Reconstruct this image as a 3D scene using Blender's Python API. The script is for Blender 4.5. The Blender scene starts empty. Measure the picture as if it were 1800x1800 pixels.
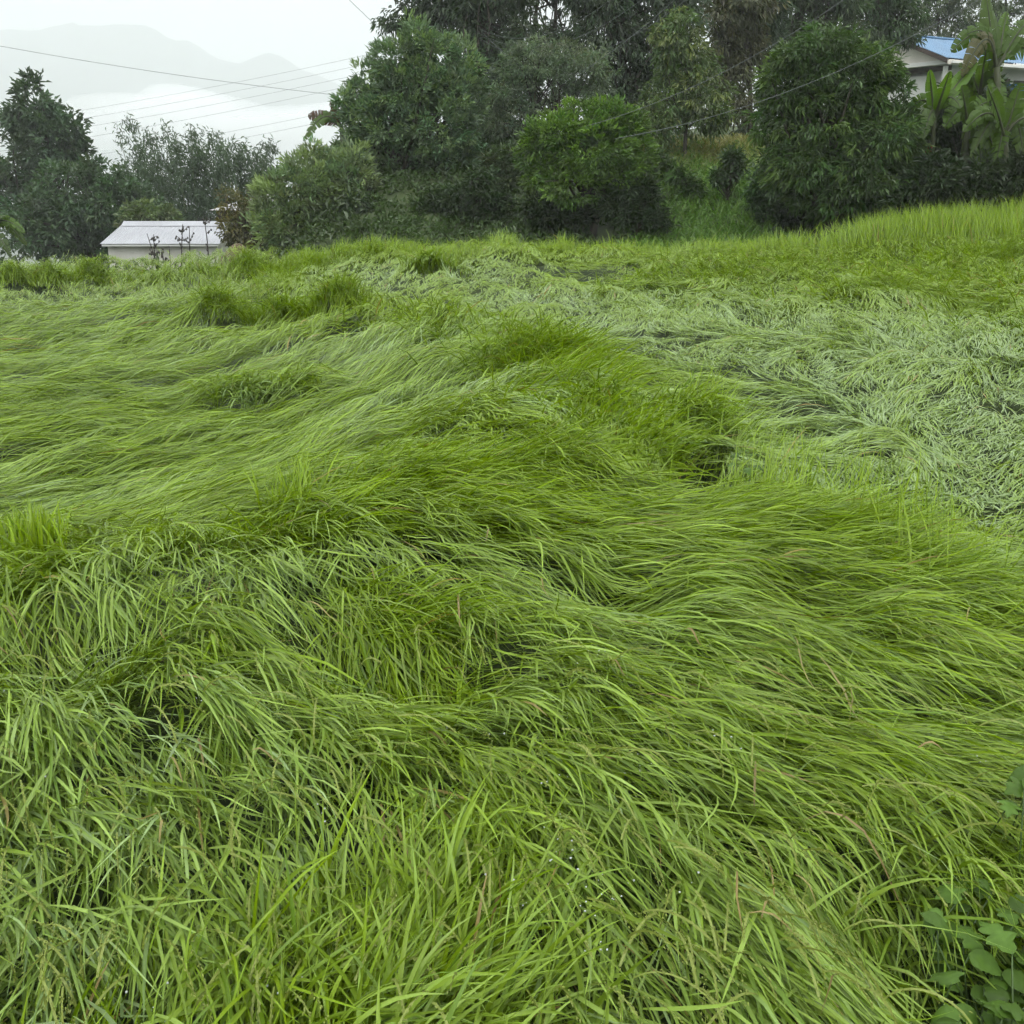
import bpy, math
import numpy as np
from mathutils import Vector

sc = bpy.context.scene
rng = np.random.default_rng(7)

# ---------------------------------------------------------------- camera
EZ = 1.6                                   # eye height
PITCH = math.radians(18.78)                # looking down
F = 1766.0                                 # focal length in pixels of an 1800 px wide picture
cam_d = bpy.data.cameras.new("camera"); cam = bpy.data.objects.new("camera", cam_d)
sc.collection.objects.link(cam); sc.camera = cam
cam.location = (0, 0, EZ); cam.rotation_euler = (math.pi/2 - PITCH, 0, 0)
cam_d.sensor_width = 36.0; cam_d.lens = 36.0 * F / 1800.0
cam_d.clip_start = 0.05; cam_d.clip_end = 15000

# ---------------------------------------------------------------- overcast sky and a soft sun
world = bpy.data.worlds.new("World"); sc.world = world; world.use_nodes = True
nt = world.node_tree; nt.nodes.clear()
W = nt.nodes.new; Lk = nt.links.new
SUN_EL, SUN_AZ = 62.0, 200.0
out = W("ShaderNodeOutputWorld"); bg = W("ShaderNodeBackground")
sky = W("ShaderNodeTexSky"); sky.sky_type = 'NISHITA'; sky.sun_disc = False
sky.sun_elevation = math.radians(SUN_EL); sky.sun_rotation = math.radians(SUN_AZ)
tc = W("ShaderNodeTexCoord"); sep = W("ShaderNodeSeparateXYZ")
Lk(tc.outputs["Generated"], sep.inputs[0])
cl = W("ShaderNodeMath"); cl.operation = 'MAXIMUM'; cl.inputs[1].default_value = 0.0
Lk(sep.outputs["Z"], cl.inputs[0])
ma = W("ShaderNodeMath"); ma.operation = 'MULTIPLY_ADD'              # cloud deck: horizon dimmed, far brighter zenith lights the field
ma.inputs[1].default_value = 15.5; ma.inputs[2].default_value = 4.2
Lk(cl.outputs[0], ma.inputs[0])
deck = W("ShaderNodeVectorMath"); deck.operation = 'SCALE'; deck.inputs[0].default_value = (0.97, 1.0, 1.0)
cn = W("ShaderNodeTexNoise"); cn.inputs["Scale"].default_value = 4.0; cn.inputs["Detail"].default_value = 4    # uneven cloud
cm = W("ShaderNodeMapRange"); cm.inputs["To Min"].default_value = 0.86; cm.inputs["To Max"].default_value = 1.14
Lk(tc.outputs["Generated"], cn.inputs["Vector"]); Lk(cn.outputs["Fac"], cm.inputs["Value"])
cmu = W("ShaderNodeMath"); cmu.operation = 'MULTIPLY'; Lk(ma.outputs[0], cmu.inputs[0]); Lk(cm.outputs[0], cmu.inputs[1])
Lk(cmu.outputs[0], deck.inputs["Scale"])
mix = W("ShaderNodeMix"); mix.data_type = 'RGBA'; mix.inputs["Factor"].default_value = 0.92
Lk(sky.outputs[0], mix.inputs["A"]); Lk(deck.outputs[0], mix.inputs["B"])
Lk(mix.outputs["Result"], bg.inputs["Color"]); bg.inputs["Strength"].default_value = 0.13
Lk(bg.outputs[0], out.inputs["Surface"])
sun_d = bpy.data.lights.new("sun", 'SUN'); sun = bpy.data.objects.new("sun", sun_d); sc.collection.objects.link(sun)
sun_d.energy = 1.4; sun_d.angle = math.radians(40); sun_d.color = (1.0, 0.98, 0.94)
sun.rotation_euler = (math.radians(90 - SUN_EL), 0, math.radians(180 - SUN_AZ))
sun.location = (0, -20, 60)
vs = sc.view_settings; vs.view_transform = 'Standard'; vs.look = 'None'; vs.gamma = 1.0
vs.use_curve_mapping = False; vs.exposure = 0.49
cy = sc.cycles
cy.max_bounces = 5; cy.diffuse_bounces = 2; cy.glossy_bounces = 1; cy.transmission_bounces = 3
cy.transparent_max_bounces = 8; cy.volume_bounces = 3; cy.use_denoising = True; cy.debug_use_spatial_splits = True
cy.use_adaptive_sampling = True; cy.adaptive_threshold = 0.05; cy.adaptive_min_samples = 16
cy.caustics_reflective = False; cy.caustics_refractive = False

# ---------------------------------------------------------------- pixel <-> place
CP, SP = math.cos(PITCH), math.sin(PITCH)
def ray(px, py):
    px, py = np.broadcast_arrays(np.asarray(px, float), np.asarray(py, float))
    u = (px - 900) / F; v = (900 - py) / F
    return np.stack([u, CP + v * SP, -SP + v * CP], -1)
def at(px, py, Y):
    d = ray(px, py); t = Y / d[..., 1]
    p = d * np.asarray(t)[..., None]; p[..., 2] += EZ
    return p
def ppm(Y):                                # metres per pixel near the picture's axis at distance Y
    return Y / F

# ---------------------------------------------------------------- helpers
def link(o, parent=None):
    sc.collection.objects.link(o)
    if parent is not None: o.parent = parent
    return o
def tag(o, label=None, cat=None, group=None, kind=None):
    if label: o["label"] = label
    if cat: o["category"] = cat
    if group: o["group"] = group
    if kind: o["kind"] = kind
    return o
def empty(name, loc=(0, 0, 0), rz=0.0):
    o = bpy.data.objects.new(name, None); o.location = loc; o.rotation_euler = (0, 0, rz)
    o.empty_display_size = 0.2
    return link(o)
def mesh_np(name, V, Fc, mat=None, col=None, smooth=False):
    """V (n,3), Fc (m,k) faces of one size or a list of such arrays, col (n,3) point colours."""
    V = np.asarray(V, np.float32).reshape(-1, 3)
    Fl = Fc if isinstance(Fc, list) else [Fc]
    Fl = [np.asarray(f, np.int32) for f in Fl if len(f)]
    me = bpy.data.meshes.new(name)
    me.vertices.add(len(V)); me.vertices.foreach_set("co", V.ravel())
    loops = np.concatenate([f.ravel() for f in Fl])
    tot = np.concatenate([np.full(len(f), f.shape[1], np.int32) for f in Fl])
    start = np.concatenate([[0], np.cumsum(tot)[:-1]]).astype(np.int32)
    me.loops.add(len(loops)); me.loops.foreach_set("vertex_index", loops)
    me.polygons.add(len(tot)); me.polygons.foreach_set("loop_start", start)
    me.polygons.foreach_set("loop_total", tot)
    me.polygons.foreach_set("use_smooth", np.full(len(tot), smooth, bool))
    me.update(calc_edges=True)
    if col is not None:
        a = me.attributes.new("col", 'FLOAT_COLOR', 'POINT')
        c = np.ones((len(V), 4), np.float32); c[:, :3] = np.asarray(col, np.float32).reshape(-1, 3)
        a.data.foreach_set("color", c.ravel())
    if mat is not None: me.materials.append(mat)
    return me
def obj_np(name, V, Fc, mat, parent=None, col=None, smooth=False):
    return link(bpy.data.objects.new(name, mesh_np(name, V, Fc, mat, col, smooth)), parent)

class MB:
    """collects simple solids, one mesh at the end"""
    def __init__(s): s.v, s.f, s.n = [], [], 0
    def add(s, v, f):
        s.v.append(np.asarray(v, float).reshape(-1, 3))
        s.f += [tuple(int(i) + s.n for i in q) for q in f]; s.n += len(s.v[-1])
    def box(s, x0, x1, y0, y1, z0, z1):
        v = [(x, y, z) for z in (z0, z1) for y in (y0, y1) for x in (x0, x1)]
        s.add(v, [(0, 2, 3, 1), (4, 5, 7, 6), (0, 1, 5, 4), (2, 6, 7, 3), (0, 4, 6, 2), (1, 3, 7, 5)])
    def prism(s, quad, n, t):
        """a quad given thickness t along n"""
        q = np.asarray(quad, float); n = np.asarray(n, float)
        s.add(np.concatenate([q, q + n * t]), [(3, 2, 1, 0), (4, 5, 6, 7), (0, 1, 5, 4), (1, 2, 6, 5), (2, 3, 7, 6), (3, 0, 4, 7)])
    def tube(s, pts, rad, sides=6, cap=True):
        pts = np.asarray(pts, float); K = len(pts); rad = np.broadcast_to(rad, (K,))
        t = np.gradient(pts, axis=0); t /= np.linalg.norm(t, axis=1, keepdims=True) + 1e-9
        ref = np.array([0.0, 0, 1]) if abs(t[:, 2]).mean() < 0.8 else np.array([1.0, 0, 0])
        a = np.cross(t, ref); a /= np.linalg.norm(a, axis=1, keepdims=True) + 1e-9
        b = np.cross(t, a)
        ang = np.arange(sides) / sides * 2 * math.pi
        v = pts[:, None] + rad[:, None, None] * (a[:, None] * np.cos(ang)[None, :, None] + b[:, None] * np.sin(ang)[None, :, None])
        f = [(k * sides + i, k * sides + (i + 1) % sides, (k + 1) * sides + (i + 1) % sides, (k + 1) * sides + i)
             for k in range(K - 1) for i in range(sides)]
        if cap: f += [tuple(range(sides))[::-1], tuple((K - 1) * sides + i for i in range(sides))]
        s.add(v.reshape(-1, 3), f)
    def build(s, name, mat, parent=None, smooth=False, col=None):
        me = bpy.data.meshes.new(name)
        me.from_pydata(np.concatenate(s.v).tolist(), [], s.f)
        if smooth: me.polygons.foreach_set("use_smooth", np.ones(len(me.polygons), bool))
        me.materials.append(mat); me.update()
        return link(bpy.data.objects.new(name, me), parent)

# smooth value noise in two dimensions
def vnoise(x, y, scale, seed):
    r = np.random.default_rng(seed).random((256, 256))
    x = np.asarray(x) / scale + 1000.37; y = np.asarray(y) / scale + 1000.71
    xi = np.floor(x).astype(int); yi = np.floor(y).astype(int)
    fx = x - xi; fy = y - yi; fx = fx * fx * (3 - 2 * fx); fy = fy * fy * (3 - 2 * fy)
    g = lambda a, b: r[a & 255, b & 255]
    return (g(xi, yi) * (1 - fx) + g(xi + 1, yi) * fx) * (1 - fy) + (g(xi, yi + 1) * (1 - fx) + g(xi + 1, yi + 1) * fx) * fy

# ---------------------------------------------------------------- materials
def new_mat(name):
    m = bpy.data.materials.new(name); m.use_nodes = True
    n = m.node_tree; n.nodes.clear()
    o = n.nodes.new("ShaderNodeOutputMaterial")
    return m, n, o
def leaf_mat(name, transl=0.35, rough=0.4, tmul=(1.15, 1.25, 0.35), spec=0.5, mottled=0.0):
    m, n, o = new_mat(name)
    a = n.nodes.new("ShaderNodeAttribute"); a.attribute_name = "col"
    p = n.nodes.new("ShaderNodeBsdfPrincipled"); p.inputs["Roughness"].default_value = rough
    p.inputs["Specular IOR Level"].default_value = spec
    src = a.outputs["Color"]
    if mottled:
        nz = n.nodes.new("ShaderNodeTexNoise"); nz.inputs["Scale"].default_value = 45; nz.inputs["Detail"].default_value = 3
        g = n.nodes.new("ShaderNodeNewGeometry"); n.links.new(g.outputs["Position"], nz.inputs["Vector"])
        mr = n.nodes.new("ShaderNodeMapRange"); mr.inputs["To Min"].default_value = 1 - mottled; mr.inputs["To Max"].default_value = 1 + mottled
        n.links.new(nz.outputs["Fac"], mr.inputs["Value"])
        mu = n.nodes.new("ShaderNodeVectorMath"); mu.operation = 'SCALE'
        n.links.new(a.outputs["Color"], mu.inputs[0]); n.links.new(mr.outputs[0], mu.inputs["Scale"]); src = mu.outputs[0]
    n.links.new(src, p.inputs["Base Color"])
    t = n.nodes.new("ShaderNodeBsdfTranslucent")
    tm = n.nodes.new("ShaderNodeVectorMath"); tm.operation = 'MULTIPLY'; tm.inputs[1].default_value = tmul
    n.links.new(src, tm.inputs[0]); n.links.new(tm.outputs[0], t.inputs["Color"])
    mx = n.nodes.new("ShaderNodeMixShader"); mx.inputs[0].default_value = transl
    n.links.new(p.outputs[0], mx.inputs[1]); n.links.new(t.outputs[0], mx.inputs[2])
    n.links.new(mx.outputs[0], o.inputs["Surface"])
    return m
def noisy_mat(name, c1, c2, scale=4.0, rough=0.8, bump=0.0, detail=5, coord="Object", metallic=0.0, stretch=None, spec=0.4):
    m, n, o = new_mat(name)
    t = n.nodes.new("ShaderNodeTexCoord"); nz = n.nodes.new("ShaderNodeTexNoise")
    nz.inputs["Scale"].default_value = scale; nz.inputs["Detail"].default_value = detail
    src = t.outputs[coord]
    if stretch:
        mp = n.nodes.new("ShaderNodeMapping"); mp.inputs["Scale"].default_value = stretch
        n.links.new(src, mp.inputs[0]); src = mp.outputs[0]
    n.links.new(src, nz.inputs["Vector"])
    r = n.nodes.new("ShaderNodeValToRGB"); r.color_ramp.elements[0].position = 0.3; r.color_ramp.elements[1].position = 0.7
    r.color_ramp.elements[0].color = (*c1, 1); r.color_ramp.elements[1].color = (*c2, 1)
    n.links.new(nz.outputs["Fac"], r.inputs[0])
    p = n.nodes.new("ShaderNodeBsdfPrincipled"); p.inputs["Roughness"].default_value = rough
    p.inputs["Metallic"].default_value = metallic; p.inputs["Specular IOR Level"].default_value = spec
    n.links.new(r.outputs[0], p.inputs["Base Color"])
    if bump:
        b = n.nodes.new("ShaderNodeBump"); b.inputs["Strength"].default_value = bump; b.inputs["Distance"].default_value = 0.05
        n.links.new(nz.outputs["Fac"], b.inputs["Height"]); n.links.new(b.outputs[0], p.inputs["Normal"])
    n.links.new(p.outputs[0], o.inputs["Surface"])
    return m
M_RICE = leaf_mat("rice_leaf", 0.25, 0.36, (1.4, 1.4, 0.05), 0.27)
M_TREE = leaf_mat("tree_leaf", 0.22, 0.42, (1.2, 1.3, 0.4), 0.4)
M_BROAD = leaf_mat("broad_leaf", 0.3, 0.45, (1.3, 1.3, 0.25), 0.2, 0.3)
M_SOIL = noisy_mat("wet_soil", (0.02, 0.022, 0.010), (0.045, 0.05, 0.02), 6, 0.9, 0.4)
M_GROUND = noisy_mat("ground_cover", (0.022, 0.035, 0.012), (0.05, 0.07, 0.02), 0.9, 0.95, 0.5, coord="Object")
M_BARK = noisy_mat("bark", (0.03, 0.026, 0.02), (0.075, 0.066, 0.052), 9, 0.9, 0.6, stretch=(1, 1, 0.2))
# ---------------------------------------------------------------- the rice canopy as a height field
# anchors: a pixel of the field and how far the canopy lies below the eye there
ANCH = [(100,1780,1.05),(500,1780,1.05),(900,1780,1.07),(1300,1780,1.10),(1700,1780,1.2),(-300,1700,1.1),(2100,1700,1.25),
 (100,1400,1.12),(500,1400,1.14),(900,1400,1.12),(1300,1400,1.17),(1700,1400,1.18),(-300,1300,1.15),(2100,1300,1.25),
 (100,1150,1.14),(400,1150,1.12),(700,1170,1.27),(1000,1150,1.17),(1400,1150,1.22),(1750,1180,1.27),
 (50,1035,1.12),(300,965,1.14),(480,905,1.19),(700,800,1.22),(900,765,1.27),(1000,860,1.30),(1250,900,1.28),(1480,890,1.32),(1650,1010,1.33),(-200,1070,1.1),
 (50,930,1.82),(300,875,1.86),(560,790,1.85),(-200,900,1.9),
 (50,700,1.95),(400,700,1.95),(680,700,1.8),(50,570,2.05),(400,570,2.0),(700,610,1.7),(800,700,1.6),(50,520,2.08),(300,510,2.03),(-300,600,2.1),
 (50,487,2.0),(200,512,2.2),(290,510,2.25),(390,500,2.17),(470,465,1.85),(-300,485,2.1),
 (960,690,1.38),(950,605,1.45),(760,550,1.62),(600,540,1.82),(480,495,1.78),
 (1100,640,1.6),(1200,565,1.6),(1000,520,1.65),(800,490,1.68),(650,455,1.66),(700,432,1.58),(1000,428,1.53),(1300,435,1.46),(1440,420,1.42),
 (1400,600,1.55),(1700,650,1.5),(1400,720,1.66),(1700,800,1.66),(1700,900,1.66),(1250,740,1.6),(1790,940,1.62),(2100,800,1.65),
 (1600,480,1.4),(1780,450,1.28),(1780,550,1.4),(1490,418,1.32),(1560,398,1.05),(1680,390,0.97),(1800,387,0.95),(2100,500,1.3),(2100,387,0.93)]
A = np.array(ANCH, float)
d = ray(A[:, 0], A[:, 1]); tt = -A[:, 2] / d[:, 2]; AP = d * tt[:, None]
AU = np.stack([AP[:, 0] / AP[:, 1], np.log(AP[:, 1])], -1); AZ = EZ - A[:, 2]
def tps_fit(P, z, lam=0.003):
    n = len(P); r = np.linalg.norm(P[:, None] - P[None], axis=-1)
    K = np.where(r > 0, r * r * np.log(r + 1e-12), 0) + lam * np.eye(n)
    Q = np.c_[np.ones(n), P]; M = np.block([[K, Q], [Q.T, np.zeros((3, 3))]])
    return np.linalg.solve(M, np.r_[z, np.zeros(3)])
CF = tps_fit(AU, AZ)
def base_z(X, Y):
    X = np.asarray(X, float); Y = np.asarray(Y, float); sh = X.shape
    p = np.stack([np.clip(X.ravel() / Y.ravel(), -0.8, 0.8), np.log(Y.ravel())], -1)
    o = np.empty(len(p))
    for i in range(0, len(p), 40000):
        q = p[i:i + 40000]; r = np.linalg.norm(q[:, None] - AU[None], axis=-1)
        o[i:i + 40000] = (r * r * np.log(r + 1e-12)) @ CF[:-3] + CF[-3] + q @ CF[-2:]
    return o.reshape(sh)
GS = 0.05; GX0, GX1, GY0, GY1 = -17.0, 17.0, 0.3, 25.6
gx = np.arange(GX0, GX1, GS); gy = np.arange(GY0, GY1, GS); GX, GY = np.meshgrid(gx, gy)
cx_ = np.arange(GX0, GX1 + 0.2, 0.2); cy_ = np.geomspace(GY0, GY1, 160)
CXm, CYm = np.meshgrid(cx_, cy_); CZ = base_z(CXm, CYm)
def resample(Zc):
    fi = np.interp(gy, cy_, np.arange(len(cy_))); i = np.clip(fi.astype(int), 0, len(cy_) - 2); fi = (fi - i)[:, None]
    r = Zc[i] * (1 - fi) + Zc[i + 1] * fi
    fj = np.interp(gx, cx_, np.arange(len(cx_))); j = np.clip(fj.astype(int), 0, len(cx_) - 2); fj = fj - j
    return r[:, j] * (1 - fj) + r[:, j + 1] * fj
H0 = np.clip(resample(CZ), -0.75, 0.9)
def samp(G, x, y):
    fx = np.clip((x - GX0) / GS, 0, len(gx) - 1.001); fy = np.clip((y - GY0) / GS, 0, len(gy) - 1.001)
    i = fx.astype(int); j = fy.astype(int); fx = fx - i; fy = fy - j
    return (G[j, i] * (1 - fx) + G[j, i + 1] * fx) * (1 - fy) + (G[j + 1, i] * (1 - fx) + G[j + 1, i + 1] * fx) * fy
TS = np.geomspace(0.6, 30, 900)
def hit(px, py, H=None):
    """first place where the line of sight meets the canopy"""
    H = H0 if H is None else H
    px = np.atleast_1d(np.asarray(px, float)); py = np.atleast_1d(np.asarray(py, float))
    d = ray(px, py); P = d[:, None, :] * (TS / 1.0)[None, :, None] / d[:, None, 1:2]
    below = (P[..., 2] + EZ) < samp(H, P[..., 0], P[..., 1])
    k = np.where(below.any(1), below.argmax(1), len(TS) - 1)
    q = P[np.arange(len(px)), k]; q[:, 2] += EZ
    return q
# ---- how the stalks lie: pixel, and the way their tips point in the picture
FLOW = [(100,1250,.1,1),(60,1500,.0,1),(300,1350,.3,1),(250,1600,.15,1),(100,1750,.1,1),(400,1250,.8,.6),(450,1500,.4,1),(350,1000,.35,1),(60,1060,-.05,1),
 (200,990,.1,1),(550,1000,.7,1),(600,1080,.9,.45),(500,1180,1,.4),(700,950,1,.7),(700,1250,1,.5),(850,1150,1,.6),(850,1350,1,.8),(650,1400,.6,1),(1000,1000,1,.35),
 (1150,1100,1,.5),(1000,1250,.8,.8),(1100,1450,.5,1),(1000,1600,.25,1),(1200,1650,.35,1),(1350,1300,1,.55),(1300,1500,.7,1),(1450,1650,.5,1),(1500,1250,1,.4),
 (1700,1300,1,.25),(1500,1450,1,.7),(1620,1560,.6,1),(1300,1000,1,.15),(1500,1050,1,.4),(1700,1150,1,.5),(1250,900,1,-.1),(1450,930,1,.1),(900,880,1,.5),(800,830,1,.2),
 (700,1700,.3,1),(400,1700,.1,1),(1300,1780,.2,1),(1000,820,.7,.6),(1600,1080,.9,.6),
 (50,600,1,-.08),(400,800,1,-.15),(100,780,1,-.1),(600,840,1,-.2),(600,640,1,-.05),(300,570,1,-.2),(80,870,.9,-.3),(770,700,.6,-.7),(700,620,.3,-.8),(840,660,.5,-.8),(560,600,.5,-.5),
 (300,500,.4,-.6),(100,500,.4,-.5),(300,700,1,-.03),(500,720,1,-.05),
 (1200,560,.2,-.8),(1080,640,1,-.1),(1000,530,.4,-.7),(1400,650,-.8,.4),(1700,750,-.5,.7),(1650,880,-.4,1),(1250,700,1,-.2),(1450,770,.8,-.4),(1300,600,-.9,.3),(1500,560,-.3,-.8),(1700,590,.2,-.9),
 (1400,450,-.8,.4),(1700,500,-.9,.4),(1250,470,-.6,.5),(700,440,.3,-.8),(1000,440,.4,-.8),(800,500,.5,-.6),(1750,680,-.3,.8),
 (950,620,.8,.3),(1000,690,.9,.5),(1100,740,.8,.5)]
FA = np.array(FLOW, float); p0 = hit(FA[:, 0], FA[:, 1])
nv = FA[:, 2:] / np.linalg.norm(FA[:, 2:], axis=1, keepdims=True)
dd = ray(FA[:, 0] + nv[:, 0] * 4, FA[:, 1] + nv[:, 1] * 4); p1 = dd * (((p0[:, 2] - EZ) / dd[:, 2]))[:, None]
FW = p1[:, :2] - p0[:, :2]; FW /= np.linalg.norm(FW, axis=1, keepdims=True)
FU = np.stack([p0[:, 0] / p0[:, 1], np.log(p0[:, 1])], -1)
def idw(U, vals, sig=0.10):
    Q = np.stack([np.clip(CXm / CYm, -0.8, 0.8), np.log(CYm)], -1).reshape(-1, 2)
    d2 = ((Q[:, None] - U[None]) ** 2).sum(-1)
    w = np.exp(-d2 / (2 * sig * sig)) + 1e-7 / (d2 + 0.02)
    return ((w @ vals) / w.sum(1, keepdims=True)).reshape(CXm.shape + (vals.shape[1],))
fl = idw(FU, FW); FLX = resample(fl[..., 0]); FLY = resample(fl[..., 1])
wob = (vnoise(GX, GY, 0.9, 3) - 0.5) * 0.6 + (vnoise(GX, GY, 0.35, 4) - 0.5) * 0.3
FTH = np.arctan2(FLY, FLX) + wob
FLX, FLY = np.cos(FTH), np.sin(FTH)
# ---- tone: 0 = glaucous with painted sky sheen, 1 = yellow-green young stalks and painted backlight
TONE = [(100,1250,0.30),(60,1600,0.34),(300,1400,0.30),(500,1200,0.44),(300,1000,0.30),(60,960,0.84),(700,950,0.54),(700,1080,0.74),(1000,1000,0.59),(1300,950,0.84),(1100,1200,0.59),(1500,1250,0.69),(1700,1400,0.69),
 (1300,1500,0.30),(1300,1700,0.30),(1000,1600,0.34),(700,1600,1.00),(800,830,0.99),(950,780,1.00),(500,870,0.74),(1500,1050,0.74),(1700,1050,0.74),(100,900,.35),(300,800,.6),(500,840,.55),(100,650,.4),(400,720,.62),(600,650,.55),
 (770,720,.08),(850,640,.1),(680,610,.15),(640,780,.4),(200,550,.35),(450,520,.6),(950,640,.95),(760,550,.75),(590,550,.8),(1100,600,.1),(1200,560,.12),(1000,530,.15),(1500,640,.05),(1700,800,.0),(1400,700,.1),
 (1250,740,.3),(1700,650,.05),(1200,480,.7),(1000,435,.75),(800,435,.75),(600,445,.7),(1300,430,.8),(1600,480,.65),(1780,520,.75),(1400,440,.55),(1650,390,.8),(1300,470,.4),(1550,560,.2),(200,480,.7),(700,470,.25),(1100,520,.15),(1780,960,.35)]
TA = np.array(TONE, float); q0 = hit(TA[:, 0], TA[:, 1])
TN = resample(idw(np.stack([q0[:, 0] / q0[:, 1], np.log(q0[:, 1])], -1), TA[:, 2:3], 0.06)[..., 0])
# streaks combed along the lie of the stalks
def comb(seed, scale, length, steps=14):
    s = np.zeros_like(GX)
    for sg in (1, -1):
        x, y = GX.copy(), GY.copy()
        for k in range(steps // 2):
            s += vnoise(x, y, scale, seed)
            x += sg * samp(FLX, x, y) * length / steps; y += sg * samp(FLY, x, y) * length / steps
    s /= 2 * (steps // 2)
    return (s - s.mean()) / s.std()
ST1 = comb(11, 0.16, 1.1); ST2 = comb(12, 0.42, 2.4)
near = np.clip((GY - 1.0) / 6.0, 0.3, 1.0)
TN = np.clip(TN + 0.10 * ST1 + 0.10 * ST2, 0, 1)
H = H0 + 0.026 * ST1 * (0.45 + 0.55 * near) + 0.05 * ST2 * near
# ---- humps, ridges and pockets, drawn along picture lines that lie on the canopy
def stroke(pts, w, h, power=2.0):
    global H
    q = hit([p[0] for p in pts], [p[1] for p in pts]); best = np.full(GX.shape, 1e9)
    x0, x1 = q[:, 0].min() - 4 * w, q[:, 0].max() + 4 * w; y0, y1 = q[:, 1].min() - 4 * w, q[:, 1].max() + 4 * w
    i0, i1 = np.searchsorted(gx, [x0, x1]); j0, j1 = np.searchsorted(gy, [y0, y1])
    if i1 <= i0 or j1 <= j0: return
    gxx, gyy = GX[j0:j1, i0:i1], GY[j0:j1, i0:i1]; best = np.full(gxx.shape, 1e9)
    if len(q) == 1: q = np.concatenate([q, q + [[0.01, 0, 0]]])
    for a, b in zip(q[:-1], q[1:]):
        ab = b[:2] - a[:2]; L2 = (ab ** 2).sum() + 1e-9
        t = np.clip(((gxx - a[0]) * ab[0] + (gyy - a[1]) * ab[1]) / L2, 0, 1)
        best = np.minimum(best, np.hypot(gxx - a[0] - t * ab[0], gyy - a[1] - t * ab[1]))
    H[j0:j1, i0:i1] += h * np.exp(-(best / w) ** power)
STROKES = [
 ([(400,698),(540,690)], .34, .22, 3), ([(390,550)], .45, .28, 3), ([(490,555)], .36, .24, 3), ([(590,550)], .34, .26, 3), ([(750,475)], .5, .22, 3), ([(690,540)], .35, .18, 3),
 ([(760,550),(860,580)], .35, .15, 2), ([(890,620),(1010,630)], .35, .16, 3), ([(950,680),(1060,700)], .30, .14, 3),
 ([(20,490),(160,485),(300,478),(420,475)], .5, .06, 2), ([(700,655),(780,655)], .3, .08, 3), ([(560,780),(620,785)], .25, .07, 3), ([(300,770),(420,770)], .25, .07, 3), ([(100,830),(150,820)], .25, .07, 3),
 ([(1200,740),(1250,745)], .20, .20, 3), ([(1205,825),(1222,790)], .20, -.42, 2), ([(1040,740),(1060,760)], .14, -.22, 2), ([(1440,850),(1500,870)], .16, -.15, 2),
 ([(600,1160),(720,1190)], .13, -.26, 2), ([(1060,1000),(1110,1020)], .12, -.18, 2), ([(1440,1030),(1480,1030)], .11, -.20, 2), ([(60,1120),(150,1140)], .14, -.20, 2),
 ([(400,1130),(560,1180)], .16, .06, 2), ([(780,1080),(900,1120)], .15, .06, 2), ([(560,900),(640,930)], .16, .05, 2), ([(100,1020),(300,960)], .18, .03, 2),
 ([(0,1230),(150,1220),(280,1260)], .14, .06, 2), ([(560,1560),(640,1650)], .10, -.10, 2), ([(1330,1390),(1400,1450)], .07, -.08, 2),
 ([(1720,1650),(1800,1700),(1900,1760)], .20, -.34, 3), ([(1760,1420)], .08, -.12, 2),
 ([(15,490)], .35, .22, 3), ([(85,487)], .35, .24, 3), ([(160,480)], .3, .24, 3), ([(435,470)], .4, .22, 3), ([(560,455)], .4, .16, 3), ([(640,448)], .4, .14, 3), ([(860,440)], .5, .12, 3), ([(1060,445)], .5, .12, 3), ([(1180,470),(1220,470)], .5, .18, 3), ([(1500,500),(1560,530)], .6, .16, 3), ([(1680,520)], .5, .12, 3), ([(1280,500)], .4, .12, 3), ([(1000,450),(900,450)], .5, .08, 2),
]
for s_ in STROKES: stroke(*s_)
def box_blur(G, n):
    for ax in (0, 1):
        c = np.cumsum(np.pad(G, [(n + 1, n) if a == ax else (0, 0) for a in (0, 1)], mode='edge'), axis=ax)
        G = (np.take(c, np.arange(2 * n + 1, c.shape[ax]), ax) - np.take(c, np.arange(0, c.shape[ax] - 2 * n - 1), ax)) / (2 * n + 1)
    return G
HB = box_blur(H, 2)

# places where nothing stands: rice gone, weeds or bare dark ground showing
HOLES = [(1650,1600,.06),(1690,1570,.08),(1750,1570,.09),(1810,1590,.12),(1670,1680,.08),(1830,1660,.14),(1830,1780,.14),(1740,1740,.10),(1690,1630,.08),(1730,1690,.12),(1790,1640,.12),(1790,1760,.14),(1870,1720,.16),(1690,1770,.07),(1195,840,.13),(1212,812,.18),(1222,790,.18),(1245,818,.13),(1235,770,.17),(1215,775,.18),(1055,765,.09),(1045,745,.08),
 (585,1645,.03),(1330,1485,.02),(690,1170,.05),(1390,1395,.02),(405,712,.12),(440,722,.10),(398,562,.22),(420,560,.18),(495,572,.2),(600,575,.22),(620,568,.2),(755,482,.3),(90,503,.4),(30,498,.3),(440,480,.3),(390,492,.25),(170,492,.3),(565,465,.25),(1465,862,.10),(1500,872,.08),(20,1110,.06),(70,1125,.05)]
hq = hit([h[0] for h in HOLES], [h[1] for h in HOLES])
def free(x, y, soft=1.0):
    k = np.ones(len(x), bool)
    for q, h in zip(hq, HOLES): k &= np.hypot(x - q[0], y - q[1]) > h[2] * soft
    return k
THIN = [(620,1540,.10),(700,1600,.12),(800,1670,.12),(640,1690,.10),(760,1750,.10),(900,1760,.08)]      # under the upright tufts
tq = hit([h[0] for h in THIN], [h[1] for h in THIN])
def thin(x, y):
    k = np.zeros(len(x), bool)
    for q, h in zip(tq, THIN): k |= np.hypot(x - q[0], y - q[1]) < h[2]
    return k
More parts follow.
